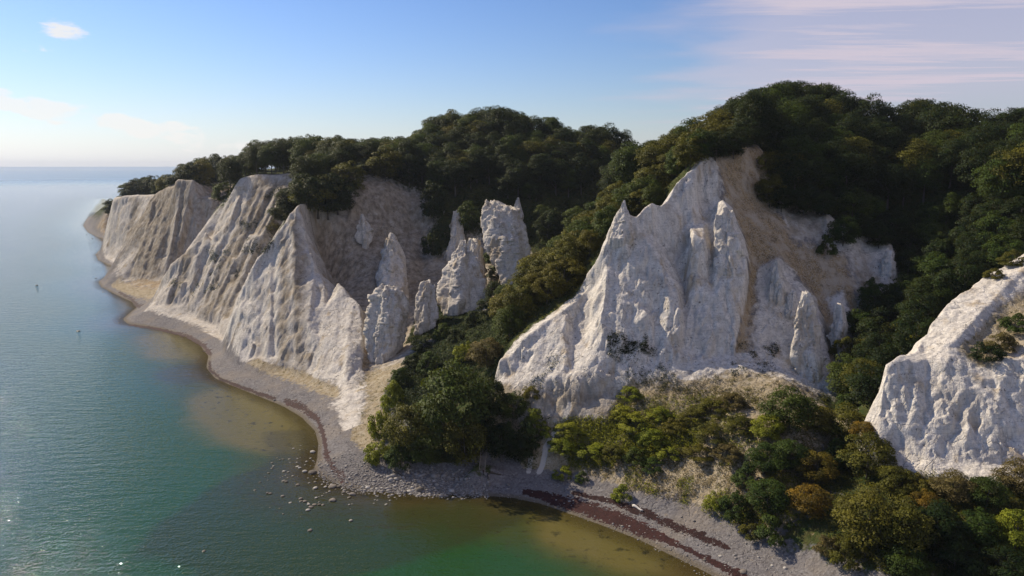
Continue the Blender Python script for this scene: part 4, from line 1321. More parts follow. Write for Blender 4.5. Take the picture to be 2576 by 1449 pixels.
def wrack():
    lines = [  # px, py, half width in px
        ([(1318, 1234, 2.5), (1380, 1249, 7), (1450, 1270, 10), (1540, 1299, 12), (1620, 1330, 11), (1672, 1353, 5), (1700, 1366, 2)], 5500, 0.5, (0.3, 1.0)),
        ([(1440, 1246, 2), (1540, 1272, 4), (1620, 1300, 6), (1700, 1335, 7), (1770, 1362, 6), (1830, 1388, 3)], 2400, 0.45, (0.0, 0.25)),
        ([(1690, 1362, 2), (1760, 1395, 3), (1820, 1425, 5), (1880, 1455, 8)], 1500, 0.45, (0.1, 0.7)),
        ([(330, 814, 1.2), (400, 824, 2), (470, 842, 3), (512, 866, 3.5), (531, 890, 2.5)], 1500, 0.9, (0.3, 0.9)),
        ([(527, 905, 2.5), (528, 926, 2.5), (556, 950, 2), (618, 974, 2), (690, 1000, 2)], 1100, 0.7, (0.1, 0.6)),
        ([(715, 1007, 3.5), (762, 1026, 6), (798, 1054, 5), (810, 1080, 3.5), (817, 1110, 3), (822, 1145, 4), (838, 1180, 7), (866, 1200, 10)], 2300, 0.6, (0.2, 0.9)),
        ([(300, 735, 1.5), (330, 750, 2), (352, 772, 3)], 400, 1.0, (0.2, 0.6)),
    ]
    C, R, H, Tn = [], [], [], []
    for pts, cnt, rad, (t0, t1) in lines:
        for _ in range(int(cnt * 2.3)):
            s = random.random()
            px, py, hw = poly_at(pts, s)
            off = max(-1.4, min(1.4, random.gauss(0, 0.55))) * hw
            w = survey(px + random.uniform(-2, 2), py + off, z=0.8)
            if vnoise(np.array([w[0] / 2.2]), np.array([w[1] / 2.2]), np.array([3.0]), 8)[0] < -0.15 and random.random() < 0.6: continue
            C.append((w[0], w[1])); R.append(0.36 * rad * random.lognormvariate(-0.2, 0.6)); H.append(random.uniform(0.02, 0.10)); Tn.append(min(1, max(0, random.uniform(t0, t1) + random.gauss(0, 0.22))))
    o = clumps('seaweed', np.array(C), np.array(R), np.array(H), mat_simple('wrack', (0.012, 0.006, 0.006), (0.060, 0.018, 0.015), 0.8))
    me = o.data
    at = me.attributes.new('tint', 'FLOAT', 'POINT'); at.data.foreach_set('value', np.repeat(np.array(Tn, np.float32), 8))
    tag(o, 'dark red and blackish seaweed wrack strewn in bands along the shingle', 'seaweed', None, 'stuff')


wrack()


def pebbles():
    """loose stones of the beach, too many to count"""
    n = 30000
    px = RNG.uniform(520, 2080, n); py = RNG.uniform(860, 1455, n)
    k = RNG.uniform(0, 1, n) < 0.42
    px[k] = RNG.uniform(800, 1230, k.sum()); py[k] = RNG.uniform(1150, 1245, k.sum())
    u, v = px - PW / 2, PH / 2 - py
    a = FOC * COS_P + v * SIN_P; b = v * COS_P - FOC * SIN_P
    Y = (1.0 - CAM_H) * a / b; x = Y * u / a
    z = sample(x, Y, TZ); pb = sample(x, Y, pebb)
    keep = (z > -0.25) & (z < 2.6) & (pb > 0.6)
    x, Y, z, px, py = x[keep], Y[keep], z[keep], px[keep], py[keep]
    m = len(x)
    stony = np.exp(-(((px - 1060) / 170) ** 2 + ((py - 1215) / 30) ** 2))
    r = RNG.lognormal(-2.45, 0.55, m) * (1 + 1.0 * stony)
    ph = (1 + 5 ** .5) / 2
    ico = np.array([(0, 1, .5), (0, -1, .5), (1, 0, .5), (-1, 0, .5), (.7, .7, 0), (-.7, .7, 0), (.7, -.7, 0), (-.7, -.7, 0), (0, 0, .85)], float)
    bm = bmesh.new()
    for c in ico: bm.verts.new(c)
    bm.verts.new((0, 0, -.4))
    bmesh.ops.convex_hull(bm, input=bm.verts)
    bm.verts.ensure_lookup_table(); bm.verts.index_update()
    B = np.array([v.co[:] for v in bm.verts]); T_ = np.array([[v.index for v in f.verts] for f in bm.faces]); bm.free()
    sc = RNG.uniform(0.7, 1.2, (m, 3)) * r[:, None]; sc[:, 2] *= 0.75
    an = RNG.uniform(0, 6.28, m); c, s = np.cos(an), np.sin(an)
    P = B[None] * sc[:, None]
    Q = np.stack([P[..., 0] * c[:, None] - P[..., 1] * s[:, None], P[..., 0] * s[:, None] + P[..., 1] * c[:, None], P[..., 2]], -1)
    Q += np.stack([x, Y, z], -1)[:, None]
    F = (T_[None] + (np.arange(m) * len(B))[:, None, None]).reshape(-1, 3)
    me = mesh_np('pebbles', Q.reshape(-1, 3), F, [mat_simple('pebble_stone', (0.12, 0.11, 0.105), (0.40, 0.375, 0.345), 0.85, 0.5, 0.2)], True,
                 {'tint': np.repeat(RNG.uniform(0, 1, m), len(B))})
    o = link('pebbles', me)
    tag(o, 'countless loose grey and white stones of the shingle beach', 'pebbles', None, 'stuff')


pebbles()


def tube(path, radii, sides=8, jitter=0.0):
    path = [Vector(p) for p in path]
    V, F = [], []
    for i, p in enumerate(path):
        d = (path[min(i + 1, len(path) - 1)] - path[max(i - 1, 0)]).normalized()
        a = d.cross(Vector((0, 0, 1)))
        if a.length < 1e-3: a = d.cross(Vector((1, 0, 0)))
        a.normalize(); b = d.cross(a)
        for k in range(sides):
            t = 2 * math.pi * k / sides
            r = radii[i] * (1 + jitter * math.sin(3 * t + i * 1.7))
            V.append(tuple(p + a * (r * math.cos(t)) + b * (r * math.sin(t))))
    n = len(path)
    for i in range(n - 1):
        for k in range(sides):
            k2 = (k + 1) % sides
            F.append((i * sides + k, i * sides + k2, (i + 1) * sides + k2, (i + 1) * sides + k))
    F.append(tuple(range(sides - 1, -1, -1))); F.append(tuple((n - 1) * sides + k for k in range(sides)))
    return V, F


def tubes_mesh(name, list_of, mat):
    V, F = [], []
    for v, f in list_of:
        o = len(V); V += v; F += [tuple(i + o for i in q) for q in f]
    me = bpy.data.meshes.new(name); me.from_pydata(V, [], F)
    me.polygons.foreach_set('use_smooth', np.ones(len(F), bool))
    me.materials.append(mat)
    return me


def mat_wood(name, a, b):
    n = Nodes(name)
    P = n.pos(scale=(1, 1, 0.3))
    c = n.mix(n.noise(P, 3.0, 5, 0.6), a, b)
    return n.done(n.bsdf(c, 0.85, n.bump(n.noise(P, 6, 4), 0.5, 0.05), 0.2))


BLEACHED = mat_wood('bleached_wood', (0.70, 0.66, 0.60), (0.52, 0.48, 0.43))
DARKWOOD = mat_wood('dark_wood', (0.06, 0.05, 0.04), (0.11, 0.09, 0.07))


def log(px0, py0, px1, py1, r, mat, label, stub=True):
    a, b = ground_hit(px0, py0), ground_hit(px1, py1)
    A, B = Vector(a), Vector(b)
    L_ = (B - A)
    pts = [Vector((0, 0, r * 0.8)) + L_ * t + Vector((0.1 * math.sin(5 * t), 0.1 * math.cos(4 * t), 0.06 * math.sin(7 * t))) for t in np.linspace(0, 1, 9)]
    rad = [r * (1 - 0.45 * t) * (1 + 0.1 * math.sin(9 * t)) for t in np.linspace(0, 1, 9)]
    parts = [tube(pts, rad, 10, 0.08)]
    if stub:
        parts.append(tube([pts[5], pts[5] + Vector((0.3, -0.2, 0.5))], [r * 0.45, r * 0.2], 7))
        parts.append(tube([pts[2], pts[2] + Vector((-0.2, 0.3, 0.4))], [r * 0.4, r * 0.2], 7))
    o = link('driftwood_log', tubes_mesh('driftwood_log', parts, mat))
    o.location = A
    tag(o, label, 'log', 'driftwood on the beach')


log(1592, 1276, 1618, 1289, 0.30, BLEACHED, 'white bleached driftwood log beside the red seaweed band')
log(990, 1188, 1022, 1204, 0.20, DARKWOOD, 'thin dark driftwood pole on the pale stones of the point', False)
log(1232, 1192, 1262, 1197, 0.22, DARKWOOD, 'dark driftwood trunk lying in the shaded beach bend')

# ------------------------------------------------------------------ foliage
def mat_leaf(name, dark, light, hue=(0.10, 0.075, 0.012)):
    n = Nodes(name)
    t = n.attr('tint')
    rnd = n.N.new('ShaderNodeObjectInfo').outputs['Random']
    c = n.mix(t, dark, light)
    c = n.mix(n.math('MULTIPLY', n.ramp(rnd, 0.45, 1.0), 0.42), c, hue)
    P = n.pos()
    c = n.mix(n.math('MULTIPLY', n.ramp(n.noise(P, 0.22, 3), 0.45, 0.7), 0.25), c, hue)
    d = n.N.new('ShaderNodeBsdfPrincipled')
    n.L.new(c, d.inputs['Base Color']); d.inputs['Roughness'].default_value = 0.6
    d.inputs['Specular IOR Level'].default_value = 0.18
    tr = n.N.new('ShaderNodeBsdfTranslucent')
    n.L.new(n.mix(0.5, c, (0.12, 0.12, 0.01)), tr.inputs[0])
    m = n.N.new('ShaderNodeMixShader'); m.inputs[0].default_value = 0.30
    n.L.new(d.outputs[0], m.inputs[1]); n.L.new(tr.outputs[0], m.inputs[2])
    return n.done(m.outputs[0])


LEAF = {
    'dark': mat_leaf('beech_leaf', (0.005, 0.016, 0.004), (0.026, 0.052, 0.008), (0.032, 0.046, 0.008)),
    'olive': mat_leaf('olive_leaf', (0.038, 0.046, 0.007), (0.175, 0.168, 0.019), (0.175, 0.140, 0.018)),
    'bright': mat_leaf('bright_leaf', (0.085, 0.120, 0.009), (0.33, 0.36, 0.025), (0.31, 0.28, 0.022)),
    'green': mat_leaf('green_leaf', (0.016, 0.040, 0.007), (0.070, 0.115, 0.014), (0.09, 0.105, 0.014)),
    'orange': mat_leaf('autumn_leaf', (0.07, 0.055, 0.009), (0.34, 0.200, 0.018), (0.14, 0.13, 0.018)),
    'brown': mat_leaf('withered_leaf', (0.070, 0.055, 0.020), (0.22, 0.175, 0.060), (0.17, 0.15, 0.040)),
}
BARK = mat_wood('bark', (0.085, 0.075, 0.062), (0.16, 0.145, 0.125))


def leaves_from(cent, nor, size, rng, updir=0.35, spread=0.8):
    """one bent leaf-spray quad at each point"""
    n = len(cent)
    N_ = nor + rng.normal(0, spread, (n, 3)) + np.array([0, 0, updir])
    N_ /= np.linalg.norm(N_, axis=1, keepdims=True) + 1e-9
    a = np.cross(N_, rng.normal(0, 1, (n, 3))); a /= np.linalg.norm(a, axis=1, keepdims=True) + 1e-9
    b = np.cross(N_, a)
    s = (size * rng.uniform(0.6, 1.35, n))[:, None]
    L_, W_ = s * rng.uniform(0.8, 1.4, (n, 1)), s * rng.uniform(0.45, 0.8, (n, 1))
    p0 = cent - a * L_ * 0.5; p2 = cent + a * L_ * 0.5 + N_ * s * rng.uniform(-0.3, 0.1, (n, 1))
    p1 = cent + b * W_ * 0.5 + a * L_ * rng.uniform(-.15, .2, (n, 1)); p3 = cent - b * W_ * 0.5 + a * L_ * rng.uniform(-.15, .2, (n, 1))
    flip = np.sum(N_ * nor, 1) > 0                      # leaves show their upper side outwards
    p1, p3 = np.where(flip[:, None], p3, p1), np.where(flip[:, None], p1, p3)
    V = np.stack([p0, p1, p2, p3], 1).reshape(-1, 3)
    F = np.arange(n * 4).reshape(n, 4)
    return V, F


def crown(seed, rx, h, z0, blobs, per, leaf, shape='dome', updir=0.35, gaps=0.0, low=-0.5):
    rng = np.random.default_rng(seed)
    C, R = [], []
    tries = 0
    while len(C) < blobs and tries < 9000:
        tries += 1
        d = rng.normal(0, 1, 3); d /= np.linalg.norm(d)
        if d[2] < low: continue
        q = rng.uniform(0.35, 1.0) ** 0.5
        if shape == 'dome':
            p = np.array([d[0] * rx * q, d[1] * rx * q, z0 + h * (0.42 + 0.50 * d[2] * q)])
            if p[2] < z0 + h * 0.35:
                k = 0.75 + 0.25 * (p[2] - z0) / (h * 0.35); p[0] *= k; p[1] *= k
        else:                                            # low mound reaching the ground
            p = np.array([d[0] * rx * q, d[1] * rx * q, z0 + h * max(0.04, 0.12 + 0.74 * d[2] * q)])
        if gaps and fbm(np.array([p[0] / rx * 1.6]), np.array([p[1] / rx * 1.6]), np.array([p[2] / rx * 1.6]), 2, seed + 3)[0] < -gaps: continue
        C.append(p); R.append(rng.uniform(0.13, 0.26) * (rx + h) / 2)
    C = np.array(C); R = np.array(R)
    V, Fc, Tn, Nn = [], [], [], []
    off = 0
    mid = np.array([0, 0, z0 + h * 0.35])
    for p, r in zip(C, R):
        n = int(per * (r / R.mean()) ** 1.6)
        d = rng.normal(0, 1, (n, 3)); d /= np.linalg.norm(d, axis=1, keepdims=True)
        d[:, 2] = np.where(d[:, 2] < -0.3, -d[:, 2], d[:, 2])
        rad = r * rng.uniform(0.55, 1.12, n) ** 0.6
        pos = p + d * rad[:, None] * np.array([1.12, 1.12, 0.82])
        v, f = leaves_from(pos, d, leaf, rng, updir)
        V.append(v); Fc.append(f + off); off += len(v)
        o = np.array([0, 0, 0.55]) + 0.50 * d + 0.35 * (pos - mid) / (np.linalg.norm(pos - mid, axis=1, keepdims=True) + 1e-6) + rng.normal(0, 0.28, d.shape)
        Nn.append(np.repeat(o / np.linalg.norm(o, axis=1, keepdims=True), 4, axis=0))
        Tn.append(np.repeat(np.clip(rng.normal(0.45, 0.2) + rng.normal(0, 0.16, n), 0, 1), 4))
    V = np.concatenate(V); V[:, 2] = np.maximum(V[:, 2], 0.02)
    return V, np.concatenate(Fc), np.concatenate(Tn), np.concatenate(Nn)


def trunk_mesh(seed, h, r, limbs, spread):
    rng = random.Random(seed)
    parts = []
    bend = Vector((rng.uniform(-.5, .5), rng.uniform(-.5, .5), 0))
    pts = [Vector((0, 0, -0.6)) + Vector((0, 0, h * t)) + bend * (t * t) for t in np.linspace(0, 1, 8)]
    parts.append(tube(pts, [r * (1.35 if i == 0 else 1 - 0.75 * i / 7) for i in range(8)], 8))
    for k in range(limbs):
        t = rng.uniform(0.35, 0.9); p = pts[int(t * 7)]
        a = rng.uniform(0, 6.28); L_ = spread * rng.uniform(0.6, 1.0)
        d = Vector((math.cos(a), math.sin(a), rng.uniform(0.5, 1.1)))
        q = [p, p + d * L_ * 0.35, p + d * L_ * 0.65 + Vector((0, 0, 0.3)), p + d * L_ + Vector((0, 0, 0.8))]
        rr_ = r * (1 - 0.75 * t) * 0.75
        parts.append(tube(q, [rr_, rr_ * 0.7, rr_ * 0.45, rr_ * 0.15], 5))
    return tubes_mesh('trunk', parts, BARK)


PROTO = {}


def proto(kind, crowns, trunks):
    PROTO[kind] = (crowns, trunks)


def make_crown(seed, colour, *a, **k):
    V, F, Tn, Nn = crown(seed, *a, **k)
    base = mesh_np('crown', V, F, [], True, {'tint': Tn})
    base.normals_split_custom_set_from_vertices(Nn.tolist())
    out = {}
    for c in colour:
        me = base.copy(); me.materials.append(LEAF[c]); out[c] = me
    return out


# unit trees, scaled on placing: height 1 unit = 10 m
proto('beech', [make_crown(100 + i, ['dark', 'olive', 'green'], 5.9, 14.6, 2.4, 90, 150, 0.42, updir=0.4, gaps=0.4, low=-0.6) for i in range(4)],
      [trunk_mesh(i, 13, 0.32, 9, 5.0) for i in range(4)])
proto('bushy', [make_crown(200 + i, ['dark', 'olive', 'green', 'bright', 'orange', 'brown'], 4.6, 9.4, 0.8, 64, 140, 0.38, updir=0.5, gaps=0.45, low=-0.85) for i in range(4)],
      [trunk_mesh(20 + i, 7, 0.22, 8, 3.6) for i in range(4)])
proto('shrub', [make_crown(300 + i, ['dark', 'olive', 'green', 'bright', 'orange', 'brown'], 2.6, 3.4, 0.0, 44, 120, 0.23, shape='mound', updir=0.5, gaps=0.4) for i in range(4)],
      [trunk_mesh(40 + i, 2.2, 0.09, 6, 1.8) for i in range(4)])
NTREE = {}


def put_tree(kind, x, y, z, sx, sz, colour, label, cat, group, name):
    crowns, trunks = PROTO[kind]
    i = random.randrange(len(crowns))
    root = bpy.data.objects.new(name, None); COL.objects.link(root)
    root.empty_display_size = 0.5
    root.location = (x, y, z); root.rotation_euler = (0, 0, random.uniform(0, 6.283)); root.scale = (sx, sx, sz)
    link('trunk', trunks[i], root)
    link('crown', crowns[i][colour], root)
    tag(root, label, cat, group)
    NTREE[name] = NTREE.get(name, 0) + 1
    return root


# ---- hand-placed thickets and bushes: (px centre, py foot, width px, height px, kind, colour, label, group)
HAND = [
    (1140, 1120, 200, 232, 'bushy', 'green', 'large round leafy tree bulging above the shaded beach bend', None),
    (1030, 1145, 130, 150, 'bushy', 'olive', 'olive bush at the sunlit left edge of the beach thicket', None),
    (965, 1100, 80, 110, 'shrub', 'bright', 'bright green creeper bush spilling over the chalk edge', None),
    (990, 1020, 70, 75, 'shrub', 'bright', 'bright green bush high on the thicket edge by the chalk rib', None),
    (950, 1158, 80, 70, 'shrub', 'bright', 'yellow-green bush touching the shingle at the thicket corner', None),
    (1010, 1168, 90, 70, 'shrub', 'green', 'low green bush at the back of the pale point', None),
    (1080, 1172, 110, 110, 'bushy', 'green', 'dark leafy tree at the beach foot of the big round tree', None),
    (1170, 1172, 120, 150, 'bushy', 'olive', 'olive tinged tree before the big round tree', None),
    (1215, 1120, 90, 130, 'bushy', 'dark', 'dark tree on the right flank of the big round tree', None),
    (1260, 1160, 90, 110, 'bushy', 'dark', 'dark bush beside the faint sandy gully', None),
    (1310, 1165, 80, 90, 'bushy', 'dark', 'dark green bush above the shaded beach bend', None),
    (1330, 1120, 70, 80, 'shrub', 'green', 'green bush left of the white chalk trail', None),
    (1290, 1060, 80, 80, 'bushy', 'green', 'leafy bush below the left wing of the spired cliff', None),
    (1240, 1050, 80, 110, 'bushy', 'dark', 'dark tree in the ravine mouth behind the thicket', None),
    (1345, 1075, 60, 55, 'shrub', 'bright', 'small bright bush at the trail top', None),
    (1335, 1000, 50, 45, 'shrub', 'olive', 'small olive bush under the low chalk wing', None),
    (1270, 1120, 60, 80, 'shrub', 'green', 'narrow green bush on the shaded gully side', None),
    (1225, 930, 90, 90, 'bushy', 'brown', 'russet bush at the corner of the chalk wing', None),
    (1200, 905, 60, 60, 'shrub', 'brown', 'small russet bush in the ravine behind the thicket', None),
    (1170, 905, 60, 60, 'shrub', 'bright', 'yellow-green tuft of bush topping the round tree', None),
    (1380, 1095, 50, 50, 'shrub', 'bright', 'leafy clump right against the white trail', None),
    (1430, 1085, 80, 55, 'shrub', 'bright', 'bright creeper mat on the slope beside the trail head', None),
    (1420, 1130, 90, 60, 'shrub', 'bright', 'spreading bright creeper above the bare sandy scarp', None),
    (1490, 1140, 90, 50, 'shrub', 'bright', 'flat bright green bush over the sandy scarp edge', None),
    (1540, 1150, 80, 60, 'shrub', 'olive', 'olive bush at the end of the sandy scarp', None),
    (1585, 1000, 70, 55, 'shrub', 'bright', 'upright yellow-green bush just below the grey cliff foot', None),
    (1570, 1050, 80, 60, 'shrub', 'bright', 'bright bush under the upright yellow-green bush', None),
    (1600, 1075, 90, 75, 'shrub', 'bright', 'dense bright bush in the middle of the slope', None),
    (1640, 1110, 90, 65, 'shrub', 'bright', 'bright bush right of the slope centre', None),
    (1660, 1050, 70, 50, 'shrub', 'bright', 'bright bush beneath the tan bare patch', None),
    (1700, 1080, 80, 55, 'shrub', 'olive', 'olive bush below the tan bare patch', None),
    (1600, 1160, 70, 60, 'shrub', 'green', 'dark green bush hanging at the scarp', None),
    (1640, 1180, 70, 50, 'shrub', 'green', 'green bush over the shadowed hollow of the slope', None),
    (1680, 1150, 70, 55, 'shrub', 'bright', 'leafy bush beside the shadowed hollow', None),
    (1565, 1253, 64, 46, 'shrub', 'bright', 'tidy bright green bush alone at the top of the beach', None),
    (1415, 1200, 60, 34, 'shrub', 'bright', 'low bright bush where the trail meets the beach', None),
    (1465, 1210, 44, 34, 'shrub', 'green', 'small round green bush on the beach top near the trail', None),
    (1740, 1060, 90, 65, 'shrub', 'olive', 'olive brown bush among dry grass mid slope', None),
    (1790, 1040, 100, 65, 'shrub', 'olive', 'wide olive bush under the speckled cliff foot', None),
    (1840, 1020, 90, 60, 'shrub', 'brown', 'withered brown bush below the cliff foot', None),
    (1790, 1100, 110, 70, 'shrub', 'olive', 'spreading olive bush in the broad dry patch', None),
    (1860, 1080, 100, 70, 'shrub', 'olive', 'olive bush beside the dark slope tree', None),
    (1760, 1145, 90, 55, 'shrub', 'olive', 'low olive bush above the lower sandy bank', None),
    (1830, 1150, 90, 60, 'shrub', 'brown', 'brown bush over the lower sandy bank', None),
    (1985, 1075, 140, 110, 'bushy', 'green', 'dense dark green tree on the slope under the chalk rib', None),
    (1930, 1110, 90, 75, 'bushy', 'bright', 'bright leafy tree left of the dense slope tree', None),
    (2060, 1090, 100, 80, 'bushy', 'olive', 'olive tree right of the dense slope tree', None),
    (1930, 1190, 110, 85, 'bushy', 'green', 'green bushy tree mid slope above the lower beach', None),
    (1880, 1215, 90, 70, 'shrub', 'green', 'green bush over the lower beach bank', None),
    (1990, 1180, 100, 90, 'bushy', 'green', 'dark bushy tree before the orange tree', None),
    (2050, 1215, 105, 95, 'bushy', 'orange', 'golden orange autumn tree on the slope', None),
    (2032, 1300, 110, 95, 'bushy', 'orange', 'golden autumn tree lower down nearer the beach', None),
    (1930, 1290, 120, 100, 'bushy', 'green', 'grey-green bushy tree beside the lower golden tree', None),
    (1850, 1290, 100, 80, 'shrub', 'green', 'bright edged bush at the lower beach bank', None),
    (1800, 1275, 70, 50, 'shrub', 'bright', 'small bright bush over the dry beach bank', None),
    (1950, 1355, 110, 80, 'shrub', 'green', 'dark bush over the near beach', None),
    (1890, 1345, 70, 50, 'shrub', 'olive', 'olive bush fringing the near beach', None),
    (2130, 1120, 120, 110, 'bushy', 'olive', 'olive tree left of the blocky bluff', None),
    (2180, 1200, 130, 130, 'bushy', 'olive', 'broad olive tree at the foot of the blocky bluff', None),
    (2110, 1180, 90, 90, 'bushy', 'green', 'green tree between the golden trees and the bluff', None),
    (2170, 1110, 70, 60, 'bushy', 'orange', 'small bronze autumn tree close under the blocky bluff', None),
    (2320, 1290, 80, 70, 'bushy', 'orange', 'small bronze autumn tree among the bushes below the bluff', None),
    (2250, 1250, 120, 90, 'bushy', 'olive', 'bronze olive tree below the bluff corner', None),
    (2320, 1240, 90, 65, 'shrub', 'olive', 'olive bush under the bluff ledge', None),
    (2400, 1260, 110, 80, 'bushy', 'brown', 'russet tree under the middle of the bluff', None),
    (2480, 1280, 100, 95, 'bushy', 'green', 'fresh green tree below the bluff near the edge', None),
    (2560, 1240, 110, 90, 'bushy', 'brown', 'grey-brown bush under the dark ledge', None),
    (2180, 1375, 170, 170, 'bushy', 'olive', 'large olive gold tree filling the near slope', None),
    (2270, 1390, 150, 150, 'bushy', 'olive', 'large olive tree right of the near gold tree', None),
    (2130, 1420, 90, 90, 'shrub', 'olive', 'olive shrub with bare stems above the near beach', None),
    (2350, 1370, 150, 120, 'bushy', 'dark', 'dark tree in the shaded lower corner', None),
    (2450, 1370, 130, 110, 'bushy', 'green', 'green tree in the lower corner', None),
    (2550, 1390, 120, 130, 'bushy', 'bright', 'bright green tree at the frame edge', None),
    (2400, 1449, 140, 110, 'bushy', 'dark', 'dark bush at the bottom corner', None),
    (2280, 1460, 120, 100, 'bushy', 'green', 'shaded green bush above the near bank', None),
    (2530, 1470, 140, 110, 'bushy', 'dark', 'dark tree at the very bottom corner', None),
    (2080, 1385, 70, 60, 'shrub', 'brown', 'brown scrub on the crumbling near bank', None),
    (1060, 880, 60, 40, 'shrub', 'dark', 'dark ivy mound below the twin-topped pinnacle', None),
    (1110, 850, 60, 45, 'shrub', 'green', 'green ivy mound in the middle of the ravine turf', None),
    (1150, 860, 55, 45, 'shrub', 'dark', 'dark bush on the ravine turf above the round tree', None),
    (1190, 820, 50, 45, 'shrub', 'dark', 'dark bush beside the chalk patch of the ravine', None),
    (1225, 800, 55, 60, 'bushy', 'dark', 'dark small tree in the narrow of the ravine', None),
    (1245, 760, 55, 60, 'bushy', 'dark', 'dark small tree higher in the ravine narrow', None),
    (1040, 920, 60, 45, 'shrub', 'dark', 'dark bush at the ravine edge by the fluted block', None),
    (1010, 960, 60, 50, 'shrub', 'green', 'green bush between the fluted block and the thicket', None),
    (1270, 770, 60, 60, 'bushy', 'green', 'green small tree across the ravine narrow', None),
    (1075, 930, 70, 55, 'shrub', 'green', 'green brambles behind the round tree', None),
    (2170, 1000, 110, 110, 'bushy', 'olive', 'olive tree in the gully between the cliff and the bluff', None),
    (2190, 930, 100, 100, 'bushy', 'olive', 'bronze tree halfway up the gully by the bluff', None),
    (2240, 880, 90, 80, 'shrub', 'olive', 'olive brush behind the bluff top', None),
    (2300, 868, 60, 40, 'shrub', 'bright', 'small bright bush on the bluff rim', None),
    (2120, 900, 70, 70, 'shrub', 'olive', 'bush right below the rounded chalk stump', None),
    (2135, 1030, 70, 60, 'shrub', 'green', 'dark bush by the small white scar', None),
    (2160, 850, 90, 80, 'bushy', 'green', 'green tree beside the lower scree corner', None),
    (2200, 790, 90, 85, 'bushy', 'green', 'leafy green tree right of the brown scree', None),
    (2250, 800, 90, 85, 'bushy', 'dark', 'dark tree in the gully above the bluff', None),
    (2300, 780, 90, 85, 'bushy', 'green', 'tree behind the smooth chalk slab', None),
    (2480, 900, 90, 55, 'shrub', 'dark', 'dark bush in the hollow of the bluff', None),
    (2520, 880, 80, 50, 'shrub', 'brown', 'brown scrub in the hollow of the bluff', None),
    (2560, 830, 90, 60, 'shrub', 'green', 'green bush on the bluff behind the hollow', None),
    (2500, 700, 50, 35, 'shrub', 'olive', 'yellow-green grass bush on top of the chalk slab', None),
    (2545, 665, 70, 45, 'shrub', 'olive', 'olive bush at the upper end of the chalk slab', None),
    (800, 545, 130, 110, 'bushy', 'olive', 'sunlit olive tree leaning over the bowl rim', None),
    (850, 540, 110, 110, 'bushy', 'dark', 'dark tree overhanging the shaded bowl', None),
    (772, 520, 90, 85, 'bushy', 'dark', 'dark bush crowning the tip of the pale ridge', None),
    (825, 548, 110, 110, 'bushy', 'dark', 'dark bush drooping into the head of the bowl', None),
    (880, 490, 90, 90, 'bushy', 'olive', 'yellow-olive tree crowning the bowl rim', None),
    (760, 500, 80, 60, 'shrub', 'olive', 'olive scrub on the top of the pale ridge', None),
    (715, 545, 60, 45, 'shrub', 'olive', 'sparse scrub trailing down the ridge shoulder', None),
    (690, 580, 36, 28, 'shrub', 'brown', 'small scrub patch low on the ridge shoulder', None),
    (970, 455, 100, 90, 'bushy', 'olive', 'sunlit olive tree at the right of the bowl rim', None),
    (1030, 470, 100, 100, 'bushy', 'dark', 'dark tree behind the right bowl rim', None),
    (1090, 560, 80, 110, 'bushy', 'dark', 'dark ivy clad tree between the bowl and the fluted crag', None),
    (1090, 640, 60, 80, 'shrub', 'dark', 'dark scrub on the edge of the bowl', None),
    (1180, 590, 60, 90, 'bushy', 'green', 'ivy green tree above the knife-edged pinnacle', None),
    (1240, 660, 60, 50, 'shrub', 'green', 'green scrub in the hollow of the fluted crag', None),
    (1255, 700, 60, 50, 'shrub', 'dark', 'dark scrub below the fluted crag hollow', None),
    (1935, 520, 75, 85, 'bushy', 'olive', 'yellow-green tree at the top edge of the scree', None),
    (1925, 430, 60, 60, 'shrub', 'olive', 'olive bush over the orange soil scar', None),
    (2080, 640, 50, 60, 'shrub', 'green', 'green bush hanging over the scree right side', None),
    (2120, 620, 80, 80, 'bushy', 'green', 'green tree drooping over the upper scree', None),
    (1765, 402, 70, 80, 'bushy', 'green', 'bush perched right behind the summit of the spired cliff', None),
    (1800, 405, 80, 80, 'bushy', 'dark', 'dark bush overhanging the summit scar', None),
    (1845, 400, 80, 85, 'bushy', 'dark', 'dark tree above the speckled summit slope', None),
    (1880, 372, 80, 80, 'bushy', 'dark', 'dark tree over the orange soil scar', None),
    (1725, 425, 70, 75, 'bushy', 'green', 'green bush left behind the summit crest', None),
    (1690, 455, 80, 85, 'bushy', 'olive', 'sunlit olive tree in the notch behind the spires', None),
    (1965, 535, 75, 75, 'bushy', 'dark', 'dark bush on the scree rim beside the yellow-green tree', None),
    (2020, 545, 80, 85, 'bushy', 'dark', 'dark tree hanging over the middle of the scree rim', None),
    (2070, 552, 70, 75, 'bushy', 'dark', 'dark bush before the step in the scree rim', None),
    (2160, 605, 70, 70, 'bushy', 'dark', 'dark bush above the white patch of the scree', None),
    (2210, 625, 70, 70, 'bushy', 'dark', 'dark bush above the isolated white knob', None),
    (2190, 740, 45, 50, 'shrub', 'green', 'bush between the white knob and the scree', None),
]
for px, py, w, h, kind, colour, label, grp in HAND:
    if not kind: continue
    hit = ground_hit(px, py)
    if hit is None:
        print('no ground', label); continue
    m = hit[1] / FOC
    H0 = {'bushy': 10.0, 'shrub': 3.5}[kind]; W0 = {'bushy': 10.4, 'shrub': 5.9}[kind]
    if kind == 'shrub' and 1370 < px < 1900 and 990 < py < 1200: h *= 0.62; w *= 1.05
    cat, name = ('tree', 'leafy_tree') if kind == 'bushy' else ('shrub', 'shrub')
    put_tree(kind, hit[0], hit[1], hit[2] - 0.15, w * m / W0, h * m / H0 * 0.95, colour, label, cat, grp or ('trees and bushes of the slopes' if False else None), name)


